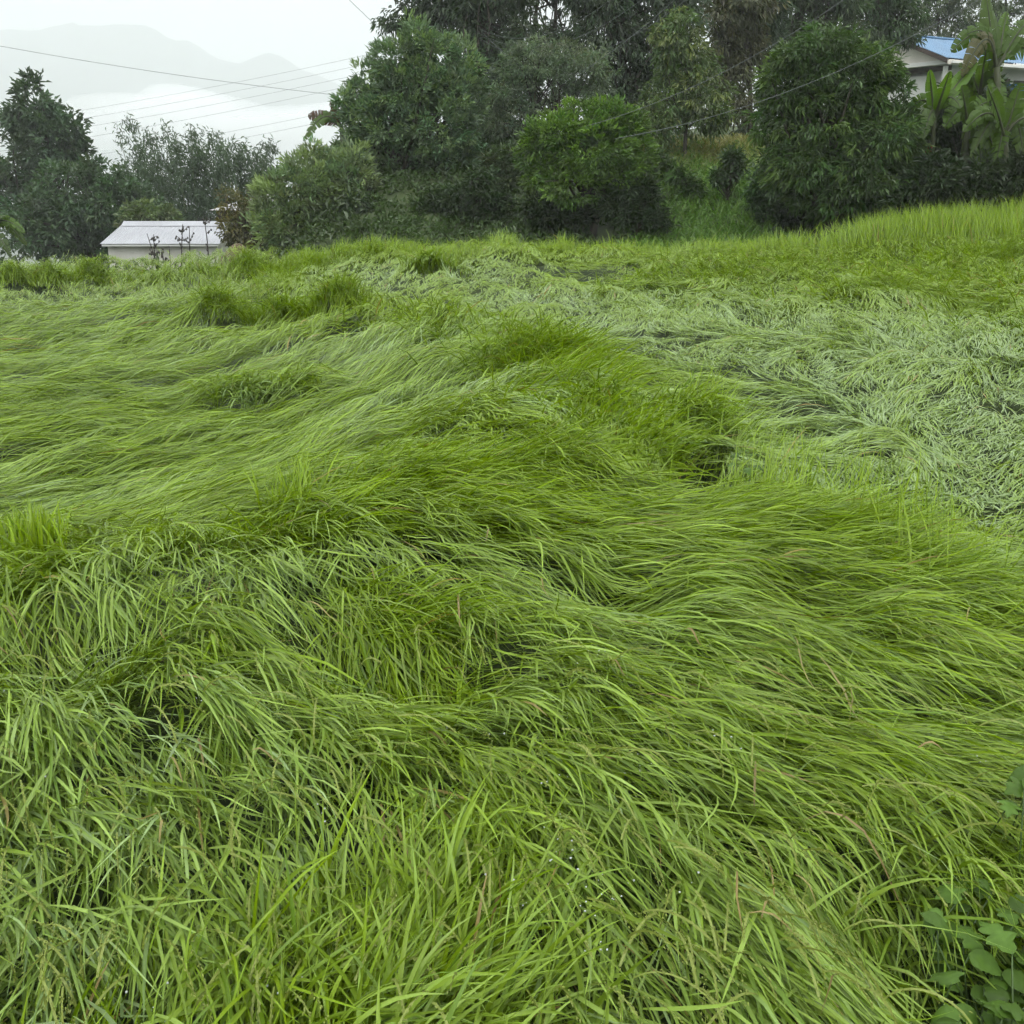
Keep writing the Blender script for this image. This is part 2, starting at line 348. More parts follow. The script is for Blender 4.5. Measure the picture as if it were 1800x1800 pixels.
# ---------------------------------------------------------------- blades
TOPS = []
def strips(C, S, w, Nn=None, fold=0.0):
    """ribbons: C (n,K,3) middle line, S (n,K,3) sideways unit, w (n,K) half width"""
    n, K = w.shape
    if fold > 0:
        V = np.stack([C - S * w[..., None], C - Nn * (w * fold)[..., None], C + S * w[..., None]], 2); c = 3
    else:
        V = np.stack([C - S * w[..., None], C + S * w[..., None]], 2); c = 2
    idx = np.arange(n * K * c).reshape(n, K, c)
    f = [np.stack([idx[:, :-1, i], idx[:, :-1, i + 1], idx[:, 1:, i + 1], idx[:, 1:, i]], -1).reshape(-1, 4) for i in range(c - 1)]
    return V.reshape(-1, 3), np.concatenate(f), c
def ribbon(C, width, roll, twist, profile, fold=0.0):
    T = np.gradient(C, axis=1); T /= np.linalg.norm(T, axis=2, keepdims=True) + 1e-9
    n, K, _ = C.shape; s = np.linspace(0, 1, K)
    up = np.zeros_like(T); up[..., 2] = 1; up[..., 0] = 0.05
    S = np.cross(T, up); S /= np.linalg.norm(S, axis=2, keepdims=True) + 1e-9
    N = np.cross(S, T)
    a = roll[:, None] + twist[:, None] * s[None]
    S2 = S * np.cos(a)[..., None] + N * np.sin(a)[..., None]
    N2 = np.cross(S2, T)
    return strips(C, S2, width[:, None] * profile[None, :], N2, fold)
def prof(K):
    s = np.linspace(0, 1, K)
    return np.clip(np.minimum(0.45 + 1.6 * s, 1.0) * (1 - s ** 2.6), 0.03, 1) * 0.5
C_GLAUC_SHEEN = np.array([0.255, 0.362, 0.098]); C_YEL = np.array([0.178, 0.274, 0.004]); C_DEEP = np.array([0.062, 0.130, 0.010])
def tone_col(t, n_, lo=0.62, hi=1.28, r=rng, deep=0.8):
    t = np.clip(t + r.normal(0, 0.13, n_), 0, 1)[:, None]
    c = C_GLAUC_SHEEN * (1 - t) + C_YEL * t + np.array([0.02, 0.015, 0.075]) * np.clip(1 - t * 6, 0, 1)  # palest blades get an extra bluish sky sheen in their colour
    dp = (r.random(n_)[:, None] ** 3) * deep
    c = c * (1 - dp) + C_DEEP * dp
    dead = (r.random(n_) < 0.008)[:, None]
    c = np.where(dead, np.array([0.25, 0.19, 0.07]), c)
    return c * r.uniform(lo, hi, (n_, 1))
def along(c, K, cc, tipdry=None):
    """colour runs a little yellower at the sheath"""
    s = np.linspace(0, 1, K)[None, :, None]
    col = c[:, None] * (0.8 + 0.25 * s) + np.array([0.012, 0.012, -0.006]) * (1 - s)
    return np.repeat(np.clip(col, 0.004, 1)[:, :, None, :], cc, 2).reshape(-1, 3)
def lodged(bx, by, th, L, wd, h0, arch, lift, K, fold, tone, r, rise=0.05, Hs=None, roll=0.42):
    Hs = H if Hs is None else Hs
    n = len(bx); C = np.empty((n, K, 3)); x, y = bx.copy(), by.copy(); ds = L / (K - 1)
    dth = th
    s = np.linspace(0, 1, K); cur = r.normal(0, 0.12, n); kink = (r.random(n) < 0.13) * r.normal(0, 0.9, n); kat = r.uniform(0.35, 0.8, n)
    for k in range(K):
        C[:, k, 0] = x; C[:, k, 1] = y
        C[:, k, 2] = samp(Hs, x, y) + h0 - rise * (1 - s[k]) ** 2 + arch * math.sin(math.pi * min(1, s[k] * 1.1)) + lift * s[k] ** 2
        a = np.arctan2(samp(FLY, x, y), samp(FLX, x, y)) + dth + cur * s[k] + kink * (s[k] > kat)
        x = x + np.cos(a) * ds; y = y + np.sin(a) * ds
    if fold > 0:
        tp = (h0 > -0.01) & (r.random(n) < 0.12); TOPS.append(C[tp][:, 2:6].reshape(-1, 3))
    V, f, c = ribbon(C, wd, r.normal(0, roll, n), r.normal(0, 0.6, n), prof(K), fold)
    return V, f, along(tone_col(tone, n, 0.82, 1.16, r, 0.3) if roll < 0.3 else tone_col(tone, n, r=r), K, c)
class Batch:
    def __init__(s): s.V, s.F, s.C, s.n = [], [], [], 0
    def add(s, V, f, c):
        s.V.append(V.astype(np.float32)); s.F.append(f + s.n); s.C.append(c); s.n += len(V)
    def build(s, name, mat, parent=None):
        return obj_np(name, np.concatenate(s.V), np.concatenate(s.F), mat, parent, np.concatenate(s.C), True)
def scatter(y0, y1, k, seed, halo=0.60, xm=0.9):
    """clump seats, k per square metre at distance 1, thinning with distance; returns x, y"""
    r = np.random.default_rng(seed); ys = np.linspace(y0, y1, 400)
    dens = k(ys) * 2 * (ys * halo + xm); cum = np.cumsum(dens) * (ys[1] - ys[0]); n = int(cum[-1])
    y = np.interp(r.random(n) * cum[-1], cum, ys); x = r.uniform(-1, 1, n) * (y * halo + xm)
    return x, y, r
RICE = {}
def region(x, y):
    """which of the three plots a place belongs to"""
    u = x / y
    px = 900 + F * u
    crest = np.interp(px, [-400, 50, 480, 700, 900, 1000, 1300, 1600, 2100], [3.2, 3.2, 4.0, 4.7, 5.4, 5.0, 4.4, 3.9, 3.4])
    rid = np.interp(y, [3.5, 4.7, 6.6, 8.6, 11.5, 13, 16, 24], [0, -.1, 0.04, 0.03, -.08, -.17, -.25, -.2])
    return np.where(y < crest, 0, np.where(u < rid, 1, 2))
def lay_zone(y0, y1, k, per, Lr, wr, K, fold, spread, seed, hl=(-0.11, 0.03), only=None):
    cx, cyy, r = scatter(y0, y1, k, seed); n = len(cx)
    cth = r.normal(0, 0.22, n); ch = r.uniform(*hl, n); ct = r.normal(0, 0.10, n)
    x = np.repeat(cx, per) + r.normal(0, spread, n * per); y = np.repeat(cyy, per) + r.normal(0, spread, n * per)
    y = np.maximum(y, 0.35)
    th = np.repeat(cth, per) + r.normal(0, 0.26 if y1 < 6 else 0.17, n * per); h0 = np.repeat(ch, per) + r.normal(0, 0.018, n * per)
    N = n * per; L = r.uniform(*Lr, N); wd = r.uniform(*wr, N)
    lift = (r.normal(-0.012, 0.022, N) if y1 < 6 else r.normal(-0.03, 0.03, N)) + (r.random(N) < 0.04) * r.uniform(0.03, 0.10, N)
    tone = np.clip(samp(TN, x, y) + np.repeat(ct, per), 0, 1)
    # the right plot is matted and tangled, its leaves cross each other
    reg = region(x, y); th = th + np.where(reg == 2, r.normal(0, 0.20, N), 0)
    L = L * np.where(reg == 2, 0.55, 1.0); mat_ = np.where(reg == 2, 0.22, 1.0); h0 = h0 * mat_; lift = lift * mat_
    ex_ = x + samp(FLX, x, y) * L * 0.7; ey_ = y + samp(FLY, x, y) * L * 0.7
    reg = np.where(free(x, y) & (free(ex_, ey_, 0.75) | (r.random(N) < 0.2)) & ~(thin(x, y) & (r.random(N) < 0.6)), reg, 9)
    for g in (0, 1, 2) if only is None else (only,):
        m = reg == g
        if m.sum() == 0: continue
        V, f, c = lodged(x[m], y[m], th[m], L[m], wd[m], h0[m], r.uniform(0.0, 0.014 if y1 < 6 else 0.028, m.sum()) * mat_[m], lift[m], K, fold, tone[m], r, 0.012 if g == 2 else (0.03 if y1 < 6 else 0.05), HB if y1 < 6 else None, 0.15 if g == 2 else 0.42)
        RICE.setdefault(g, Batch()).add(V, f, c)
lay_zone(0.55, 2.4, lambda y: 340 + 0 * y, 14, (0.13, 0.28), (0.0038, 0.0084), 5, 0.22, 0.026, 21, hl=(-0.16, 0.03))
lay_zone(2.4, 5.2, lambda y: 255 * (2.4 / y) ** 0.9, 13, (0.17, 0.34), (0.0045, 0.0085), 5, 0.0, 0.027, 22, hl=(-0.14, 0.03))
lay_zone(5.2, 11, lambda y: 140 * (5.2 / y) ** 1.0, 10, (0.26, 0.48), (0.0072, 0.012), 4, 0.0, 0.048, 23)
lay_zone(11, 25.0, lambda y: 40 * (11 / y) ** 1.0, 10, (0.30, 0.52), (0.009, 0.017), 4, 0.0, 0.08, 24)
lay_zone(3.8, 15, lambda y: 105 * (3.8 / y) ** 1.0, 9, (0.26, 0.46), (0.007, 0.013), 4, 0.0, 0.07, 25, only=2)
lay_zone(14, 25, lambda y: 15 * (14 / y) ** 1.0, 9, (0.34, 0.6), (0.014, 0.024), 4, 0.0, 0.09, 26, only=2)
# ---- standing and half-standing stalks
def stand(x, y, az, L, wd, el0, bend, tone, K, r, root=0.30, fold=0.0):
    k_ = free(x, y, 0.8); x, y, az, L, wd, el0, bend, tone = [q_[k_] for q_ in (x, y, az, L, wd, el0, bend, tone)]
    tone = np.clip(tone + (vnoise(x, y, 0.7, 77) - 0.5) * 1.1, 0, 1)
    n = len(x); C = np.empty((n, K, 3)); p = np.stack([x, y, samp(H, x, y) - root * r.uniform(0.6, 1.0, n)], -1)
    ds = L / (K - 1); daz = r.normal(0, 0.3, n)
    for k in range(K):
        C[:, k] = p; s = k / (K - 1)
        el = el0 - bend * s ** 1.5; a = az + daz * s
        p = p + np.stack([np.cos(el) * np.cos(a), np.cos(el) * np.sin(a), np.sin(el)], -1) * ds[:, None]
        if k > K // 2: p[:, 2] = np.maximum(p[:, 2], samp(H, p[:, 0], p[:, 1]) - 0.05)
    V, f, c = ribbon(C, wd, r.normal(0, 0.8, n), r.normal(0, 1.0, n), prof(K), fold)
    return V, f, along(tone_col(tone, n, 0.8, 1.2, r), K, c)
def world_dir(px, py, dx, dy):
    a = hit([px], [py])[0]; dd = ray(px + dx * 4, py + dy * 4); b = dd * ((a[2] - EZ) / dd[2])
    return math.atan2(b[1] - a[1], b[0] - a[0])
def tuft(pts, spread, n, L, lean, el=(1.0, 1.45), bend=(0.6, 1.7), tone=0.9, wd=(0.007, 0.013), seed=0, K=7, jit=0.5, root=0.30, fold=0.0):
    """a line of picture points the tuft stands on, and the way it leans in the picture"""
    r = np.random.default_rng(1000 + seed); q = hit([p[0] for p in pts], [p[1] for p in pts])
    if len(q) == 1: q = np.concatenate([q, q])
    seg = r.integers(0, len(q) - 1, n); t = r.random(n)[:, None]
    b = q[seg] * (1 - t) + q[seg + 1] * t
    x = b[:, 0] + r.normal(0, spread, n); y = b[:, 1] + r.normal(0, spread, n)
    az = world_dir(*pts[len(pts) // 2], *lean) + r.normal(0, jit, n)
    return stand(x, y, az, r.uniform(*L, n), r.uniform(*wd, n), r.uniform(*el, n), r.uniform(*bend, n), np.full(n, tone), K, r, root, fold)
BANDS = [  # (plot, points, spread, count, length, lean, elevation, bend, tone, width)
 (0, [(470,900),(560,860),(700,815),(850,780),(960,770)], .14, 3400, (.26,.46), (1,.3), (.25,.9), (.3,1.1), .9, (.0045,.0088)),
 (0, [(700,860),(850,850),(1000,880),(1150,900)], .14, 1300, (.22,.42), (1,.35), (.2,.7), (.3,1.0), .75, (.0045,.0088)),
 (0, [(1180,890),(1300,880),(1450,890),(1580,960),(1650,1020)], .15, 2600, (.24,.46), (1,.1), (.2,.8), (.3,1.1), .75, (.0045,.0088)),
 (0, [(1250,850),(1350,830),(1470,850),(1600,940),(1750,1010)], .15, 420, (.22,.5), (.3,-1), (.9,1.45), (.3,1.2), .9, (.0045,.0088)),
 (2, [(1130,760),(1220,730),(1320,800)], .14, 500, (.3,.6), (.9,-.3), (.5,1.3), (.5,1.5), .9, (.008,.013)),
 (2, [(1000,720),(1080,730),(1140,760)], .18, 700, (.35,.65), (.8,.4), (.4,1.2), (.6,1.6), .9, (.008,.013)),
 (1, [(960,690),(950,640),(930,610)], .28, 1800, (.4,.7), (1,.2), (.4,1.1), (.4,1.3), .95, (.009,.015)),
 (1, [(900,630),(1010,640)], .25, 900, (.4,.7), (-.2,1), (.6,1.3), (1.0,1.9), .95, (.009,.015)),
 (1, [(860,590),(760,555),(690,545)], .28, 1100, (.4,.7), (.6,.7), (.5,1.2), (.8,1.8), .85, (.010,.018)),
 (1, [(480,520),(490,480),(520,460)], .35, 900, (.45,.8), (.4,.6), (.6,1.2), (.6,1.6), .8, (0.0086,0.0150)),
 (1, [(20,487),(120,482),(240,478),(330,474),(440,470),(520,462)], .35, 4200, (.26,.42), (.5,.5), (.5,1.3), (.9,2.0), .85, (0.0101,0.0170)),
 (1, [(0,488),(40,488)], .22, 420, (.4,.6), (.2,1), (.6,1.3), (1.2,2.2), .8, (.009,.016)),
 (1, [(75,486),(105,486)], .22, 480, (.4,.6), (.3,1), (.6,1.3), (1.2,2.2), .85, (.009,.016)),
 (1, [(150,480),(180,478)], .22, 480, (.4,.62), (.3,1), (.6,1.3), (1.2,2.2), .8, (.009,.016)),
 (1, [(420,472),(455,468)], .24, 520, (.4,.62), (.3,1), (.6,1.3), (1.2,2.2), .85, (.009,.016)),
 (1, [(545,458),(580,455)], .24, 420, (.4,.6), (.3,1), (.6,1.3), (1.2,2.1), .85, (.009,.016)),
 (2, [(630,450),(665,447)], .26, 420, (.4,.6), (.3,1), (.6,1.3), (1.2,2.1), .85, (.009,.016)),
 (1, [(330,545),(440,550)], .3, 300, (.4,.7), (-.2,1), (.6,1.2), (1.0,1.8), .8, (0.0086,0.0136)),
 (2, [(520,455),(650,445),(800,440),(950,435),(1100,437),(1300,440),(1420,430)], .45, 8000, (.34,.6), (.2,-.8), (.8,1.45), (.4,1.5), .85, (.008,.015)),
 (2, [(1130,490),(1230,480),(1330,470),(1450,450)], .6, 1700, (.5,.85), (-.6,.5), (.3,1.0), (.8,1.8), .75, (0.0101,0.0177)),
 (2, [(1400,520),(1500,510),(1600,520),(1700,530),(1800,560),(1900,580)], .55, 2100, (.5,.8), (-.7,.5), (.2,1.0), (.7,1.7), .85, (0.0086,0.0163)),
 (2, [(1500,470),(1650,470),(1800,480),(1900,500)], .8, 2400, (.5,.85), (-.8,.3), (.3,1.0), (.8,1.7), .8, (0.0101,0.0177)),
 (2, [(1080,500),(1200,540),(1350,570),(1500,575),(1650,590),(1800,610)], .35, 2400, (.3,.55), (-.2,-1), (.2,.8), (.2,.9), .1, (0.0079,0.0136)),
 (2, [(1505,408),(1560,400),(1680,392),(1800,389),(1950,389)], .55, 11000, (.55,.85), (-.4,-.3), (1.1,1.5), (.3,1.0), .95, (.010,.018)),
 (2, [(1505,425),(1600,413),(1720,406),(1850,404),(1950,404)], .5, 6500, (.5,.75), (-.5,-.1), (1.0,1.5), (.3,1.1), .95, (.010,.017)),
 (2, [(1650,445),(1720,440),(1810,438),(1900,440)], .4, 1500, (.4,.65), (-.8,.3), (.4,1.2), (.8,1.7), .85, (.010,.017)),
 (0, [(20,1000),(100,985),(250,950),(400,920)], .09, 520, (.2,.34), (0,1), (.5,1.2), (1.2,2.2), .35, (.0045,.0088)),
 (0, [(60,1780),(200,1790),(350,1790),(480,1780)], .07, 110, (.15,.25), (.5,-.6), (.9,1.4), (.4,1.6), .85, (.0045,.0088)),
 (0, [(1620,1480),(1700,1430),(1790,1400)], .07, 220, (.2,.36), (.3,.9), (.4,1.0), (1.0,2.0), .7, (.0045,.0088)),
 (0, [(1560,1640),(1600,1560),(1650,1500),(1750,1480),(1860,1500)], .05, 200, (.2,.36), (.7,.5), (.5,1.2), (1.0,2.3), .7, (.0045,.0088)),
 (0, [(600,1040),(700,1040),(760,1080)], .10, 460, (.18,.34), (.9,.3), (.3,1.0), (.6,1.6), .8, (.0045,.0088)),
 (0, [(400,1450),(900,1450),(1300,1250),(1500,1400)], .4, 160, (.14,.26), (.6,-.4), (.3,1.0), (.2,1.2), .75, (.0045,.0088)),
]
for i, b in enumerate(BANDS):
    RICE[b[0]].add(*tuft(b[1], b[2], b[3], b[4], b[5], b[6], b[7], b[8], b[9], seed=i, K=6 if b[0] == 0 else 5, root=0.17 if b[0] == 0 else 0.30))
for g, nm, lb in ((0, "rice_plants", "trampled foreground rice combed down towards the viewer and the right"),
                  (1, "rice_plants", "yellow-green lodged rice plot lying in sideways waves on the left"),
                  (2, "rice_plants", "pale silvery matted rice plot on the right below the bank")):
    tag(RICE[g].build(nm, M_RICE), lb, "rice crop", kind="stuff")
TUFTS = [  # rice tufts that stand clear of the matted crop
 ([(580,1560),(680,1600),(760,1650)], .085, 760, (.13,.26), (.7,-.6), (.4,1.3), (.4,1.7), 1.0, (.0048,.0095), "upright yellow-green rice tuft leaning over the lower middle of the foreground"),
 ([(600,1710),(720,1745),(860,1780)], .075, 360, (.13,.25), (.9,-.1), (.5,1.3), (.6,1.8), .85, (.005,.0095), "rice tuft with many drooping seed heads at the bottom picture edge"),
 ([(45,975),(80,965)], .05, 130, (.13,.23), (.2,-1), (1.0,1.5), (.2,.9), .95, (.007,.012), "small upright yellow-green rice tuft on the hump by the left edge"),
 ([(500,890),(535,875)], .05, 90, (.16,.30), (.3,-1), (.9,1.4), (.2,.9), .95, (.007,.012), "thin spiky rice tuft sticking up where ridge meets left plot"),
 ([(400,700),(440,695),(520,690)], .13, 900, (.28,.45), (.25,1), (.5,1.2), (1.0,2.0), .5, (.009,.015), "dark-fringed rice tuft arching alone in middle of left plot"),
 ([(370,548),(420,548)], .2, 520, (.32,.5), (.0,1), (.7,1.3), (1.3,2.1), .65, (.012,.02), "rounded rice tuft left of the taller pair on the ridge"),
 ([(475,550),(520,548)], .22, 700, (.38,.58), (.1,1), (.8,1.4), (1.0,2.0), .8, (.012,.02), "bushy rice tuft just left of the one with dark hollow"),
 ([(580,548),(615,545)], .20, 700, (.4,.62), (.2,1), (.9,1.45), (.8,1.9), .85, (.012,.02), "tall rice tuft with a dark hollow on the left ridge"),
 ([(735,472),(775,470)], .25, 460, (.35,.55), (.2,1), (.7,1.3), (1.0,1.9), .75, (.014,.024), "dark rice tuft bending over below the big hazy tree"),
 ([(1205,745),(1240,745)], .10, 260, (.3,.5), (.6,.4), (.8,1.3), (1.0,2.0), .85, (.008,.013), "rice tuft bowing over the dark hole beside the bund"),
 ([(1040,700),(1075,710)], .14, 420, (.35,.55), (.1,1), (.8,1.3), (1.2,2.1), .8, (.008,.014), "rice tuft hanging over dark gap on the central ridge"),
]
for i, t_ in enumerate(TUFTS):
    V, f, c = tuft(*t_[:9], seed=100 + i, jit=0.8 if i < 2 else 0.5, K=8 if i < 4 else 7, fold=0.2 if i < 2 else 0, root=0.09 if i < 4 else 0.24)
    tag(obj_np("rice_tuft", V, f, M_RICE, None, c, True), t_[9], "rice tuft", "rice tufts standing clear of the lodged crop", "stuff" if False else None)
# ---------------------------------------------------------------- the land: one sheet from the field to the far hills
def ss(a, b, x): t = np.clip((x - a) / (b - a), 0, 1); return t * t * (3 - 2 * t)
HS = box_blur(H, 3)
def land(x, y):
    x = np.asarray(x, float); y = np.asarray(y, float)
    zf = samp(HS, np.clip(x, GX0, GX1 - .1), np.clip(y, GY0, 24.0)) - 0.36
    u = x / np.maximum(y, 5); wl = 1 - ss(-0.27, -0.15, u); yy = np.maximum(y - 21.5, 0)
    right = 2.5 * ss(21.8, 30, y) + 0.035 * np.clip(y - 30, 0, 50) - 0.16 * np.clip(y - 90, 0, 600)
    right += 0.9 * ss(0.15, 0.5, u) * ss(24, 40, y)
    left = -0.115 * yy
    z = zf + right * (1 - wl) + left * wl
    z += (vnoise(x, y, 3.0, 41) - 0.5) * 0.5 * ss(22, 26, y) + (vnoise(x, y, 0.8, 42) - 0.5) * 0.16 * ss(22, 24, y)
    return np.maximum(z, -70 + 10 * vnoise(x, y, 150, 43))
xs = np.unique(np.concatenate([-np.geomspace(17, 4800, 60), np.arange(-17, 17.01, 0.22), np.geomspace(17, 4800, 60)]))
ys = np.unique(np.concatenate([-np.geomspace(0.3, 200, 20), np.arange(0.3, 24, 0.22), np.arange(24, 60, 0.5), np.geomspace(60, 4800, 50)]))
LX, LY = np.meshgrid(xs, ys); LZ = land(LX, LY)
idx = np.arange(LZ.size).reshape(LZ.shape)
fc = np.stack([idx[:-1, :-1], idx[:-1, 1:], idx[1:, 1:], idx[1:, :-1]], -1).reshape(-1, 4)
tag(obj_np("ground", np.stack([LX, LY, LZ], -1), fc, M_GROUND, smooth=True), "dark wet ground under the crop and on the bank", None, None, "structure")

# the far mountain, its ridge taken from the photograph's skyline
MD = 3300.0
prof_px = np.array([(-900,150),(-500,120),(-250,90),(-60,58),(40,48),(130,42),(250,40),(310,62),(350,80),(385,104),(420,116),(455,98),(480,92),(505,104),(530,120),(570,130),(620,160),(760,215),(1000,260),(1500,280),(2300,285)], float)
pw = at(prof_px[:, 0], prof_px[:, 1], MD)
mx_ = np.linspace(-4000, 4000, 260); my_ = np.linspace(-1100, 1100, 90); MX, MY = np.meshgrid(mx_, my_)
crest = np.interp(MX, pw[:, 0], pw[:, 2])
fall = np.clip(1 - np.abs(MY) / 1100, 0, 1) ** 1.15
spur = (vnoise(MX, MY * 0.4, 260, 51) - 0.5) * 140 * (1 - fall) * fall * 3 + (vnoise(MX, MY, 50, 52) - 0.5) * 28 * fall
MZ = -75 + (crest + 75) * fall + spur
idx = np.arange(MZ.size).reshape(MZ.shape)
fc = np.stack([idx[:-1, :-1], idx[:-1, 1:], idx[1:, 1:], idx[1:, :-1]], -1).reshape(-1, 4)
M_HILL = noisy_mat("forest_hill", (0.02, 0.035, 0.02), (0.05, 0.07, 0.035), 0.03, 0.95, coord="Object")
tag(obj_np("mountain", np.stack([MX, MY + MD, MZ], -1), fc, M_HILL, smooth=True), "forested mountain fading into mist across the valley", None, None, "structure")

# cloud lying in the valley in front of the mountain
def fog_lump(name, px, py, Y, rx, ry, rz, dens, seed, label):
    c = at(px, py, Y); nu, nv_ = 64, 32
    th = np.linspace(0, 2 * math.pi, nu, endpoint=False); ph = np.linspace(0, math.pi, nv_)
    TH, PH = np.meshgrid(th, ph)
    r = np.random.default_rng(seed); rad = np.ones_like(TH)
    for k in range(14):
        d_ = r.normal(size=3); d_ /= np.linalg.norm(d_); fq = r.uniform(2, 7); phs = r.uniform(0, 6.28)
        rad += 0.35 / fq * np.sin(fq * (np.sin(PH) * np.cos(TH) * d_[0] + np.sin(PH) * np.sin(TH) * d_[1] + np.cos(PH) * d_[2]) * 2 + phs)
    V = np.stack([c[0] + rx * rad * np.sin(PH) * np.cos(TH), c[1] + ry * rad * np.sin(PH) * np.sin(TH), c[2] + rz * rad * np.cos(PH)], -1)
    i = np.arange(nu * nv_).reshape(nv_, nu); j = np.roll(i, -1, 1)
    fcs = np.stack([i[:-1], i[1:], j[1:], j[:-1]], -1).reshape(-1, 4)
    m, n, o = new_mat("fog"); pv = n.nodes.new("ShaderNodeVolumePrincipled")
    pv.inputs["Color"].default_value = (0.99, 0.995, 1, 1); pv.inputs["Density"].default_value = dens; pv.inputs["Anisotropy"].default_value = 0.0
    n.links.new(pv.outputs[0], o.inputs["Volume"])
    tag(obj_np(name, V, fcs, m, smooth=True), label, "fog", None, "stuff")
fog_lump("fog_bank", 440, 250, 1600, 225, 300, 66, 0.012, 61, "white cloud bank filling the valley below the mountain")

# ---------------------------------------------------------------- leaves for trees and shrubs
def leaf_cards(P, D, L, Wd, r, droop=0.25):
    """folded pointed leaves: P base, D direction, four triangles' worth of edge each"""
    n = len(P); D = D / (np.linalg.norm(D, axis=1, keepdims=True) + 1e-9)
    up = r.normal(0, 0.6, (n, 3)); up[:, 2] += 1
    S = np.cross(D, up); S /= np.linalg.norm(S, axis=1, keepdims=True) + 1e-9
    N = np.cross(S, D)
    L = L[:, None]; Wd = Wd[:, None]; fd = r.uniform(0.05, 0.35, n)[:, None]
    mid = P + D * L * 0.45
    tip = P + D * L - N * L * (droop * r.uniform(0.3, 1.5, n)[:, None])
    V = np.stack([P, mid + S * Wd * 0.5 + N * Wd * fd, tip, mid - S * Wd * 0.5 + N * Wd * fd], 1)
    i = np.arange(n * 4).reshape(n, 4)
    return V.reshape(-1, 3), np.concatenate([i[:, [0, 1, 2]], i[:, [0, 2, 3]]])
def crown_leaves(lobes, n_clust, per, rc, L, Wd, col, r, outward=0.7, droopdir=-0.2, droop=0.25, colvar=0.25, shell=0.55, newcol=None, newfrac=0.0):
    """lobes: rows of centre xyz and radii xyz"""
    lob = np.asarray(lobes, float); area = (lob[:, 3] * lob[:, 4] + lob[:, 3] * lob[:, 5] + lob[:, 4] * lob[:, 5])
    k = r.choice(len(lob), n_clust, p=area / area.sum())
    d_ = r.normal(size=(n_clust, 3)); d_ /= np.linalg.norm(d_, axis=1, keepdims=True)
    rad = r.uniform(shell ** 3, 1.0, n_clust) ** (1 / 3); rad += r.normal(0, 0.06, n_clust) + (r.random(n_clust) < 0.08) * r.uniform(0, 0.22, n_clust)
    cc = lob[k, :3] + d_ * rad[:, None] * lob[k, 3:]
    o = r.normal(0, 1, (n_clust, per, 3)); o /= np.linalg.norm(o, axis=2, keepdims=True); o *= (r.random((n_clust, per, 1)) ** 0.6)
    P = cc[:, None] + o * rc * r.uniform(0.6, 1.3, (n_clust, 1, 1)) * np.array([1, 1, 0.75])
    Dr = d_[:, None] * outward + o * 0.8 + r.normal(0, 0.35, o.shape); Dr[..., 2] += droopdir
    P = P.reshape(-1, 3); Dr = Dr.reshape(-1, 3); n = len(P)
    V, f = leaf_cards(P, Dr, r.uniform(0.7, 1.25, n) * L, r.uniform(0.75, 1.2, n) * Wd, r, droop)
    c = np.array(col)[None, None] * r.uniform(1 - colvar, 1 + colvar, (n_clust, 1, 1)) * r.uniform(0.8, 1.2, (n_clust, per, 1))
    c = c * (1 + r.normal(0, 0.06, (n_clust, 1, 3)))
    if newcol is not None:
        nw = (r.random(n_clust) < newfrac)[:, None, None]; c = np.where(nw, np.array(newcol) * r.uniform(0.8, 1.2, (n_clust, per, 1)), c)
    return V, f, np.repeat(np.clip(c.reshape(-1, 3), 0.003, 1), 4, 0), cc
def curve_pts(a, b, bow, r, n=6):
    a = np.asarray(a, float); b = np.asarray(b, float); t = np.linspace(0, 1, n)[:, None]
    side = r.normal(size=3); side[2] = abs(side[2]) * 0.3; L = np.linalg.norm(b - a)
    return a + (b - a) * t + np.sin(math.pi * t) * side * bow * L
def px_lobes(lobes, Y, r, thick=0.85):
    lobes = list(lobes)
    out_ = []
    for l in lobes:
        dy = l[4] if len(l) > 4 else r.uniform(-0.25, 0.25) * l[2] * ppm(Y) * 2
        c = at(l[0], l[1], Y + dy); s_ = ppm(Y + dy) * 1.02
        out_.append((*c, l[2] * s_, l[2] * s_ * thick, l[3] * s_))
    return np.array(out_)
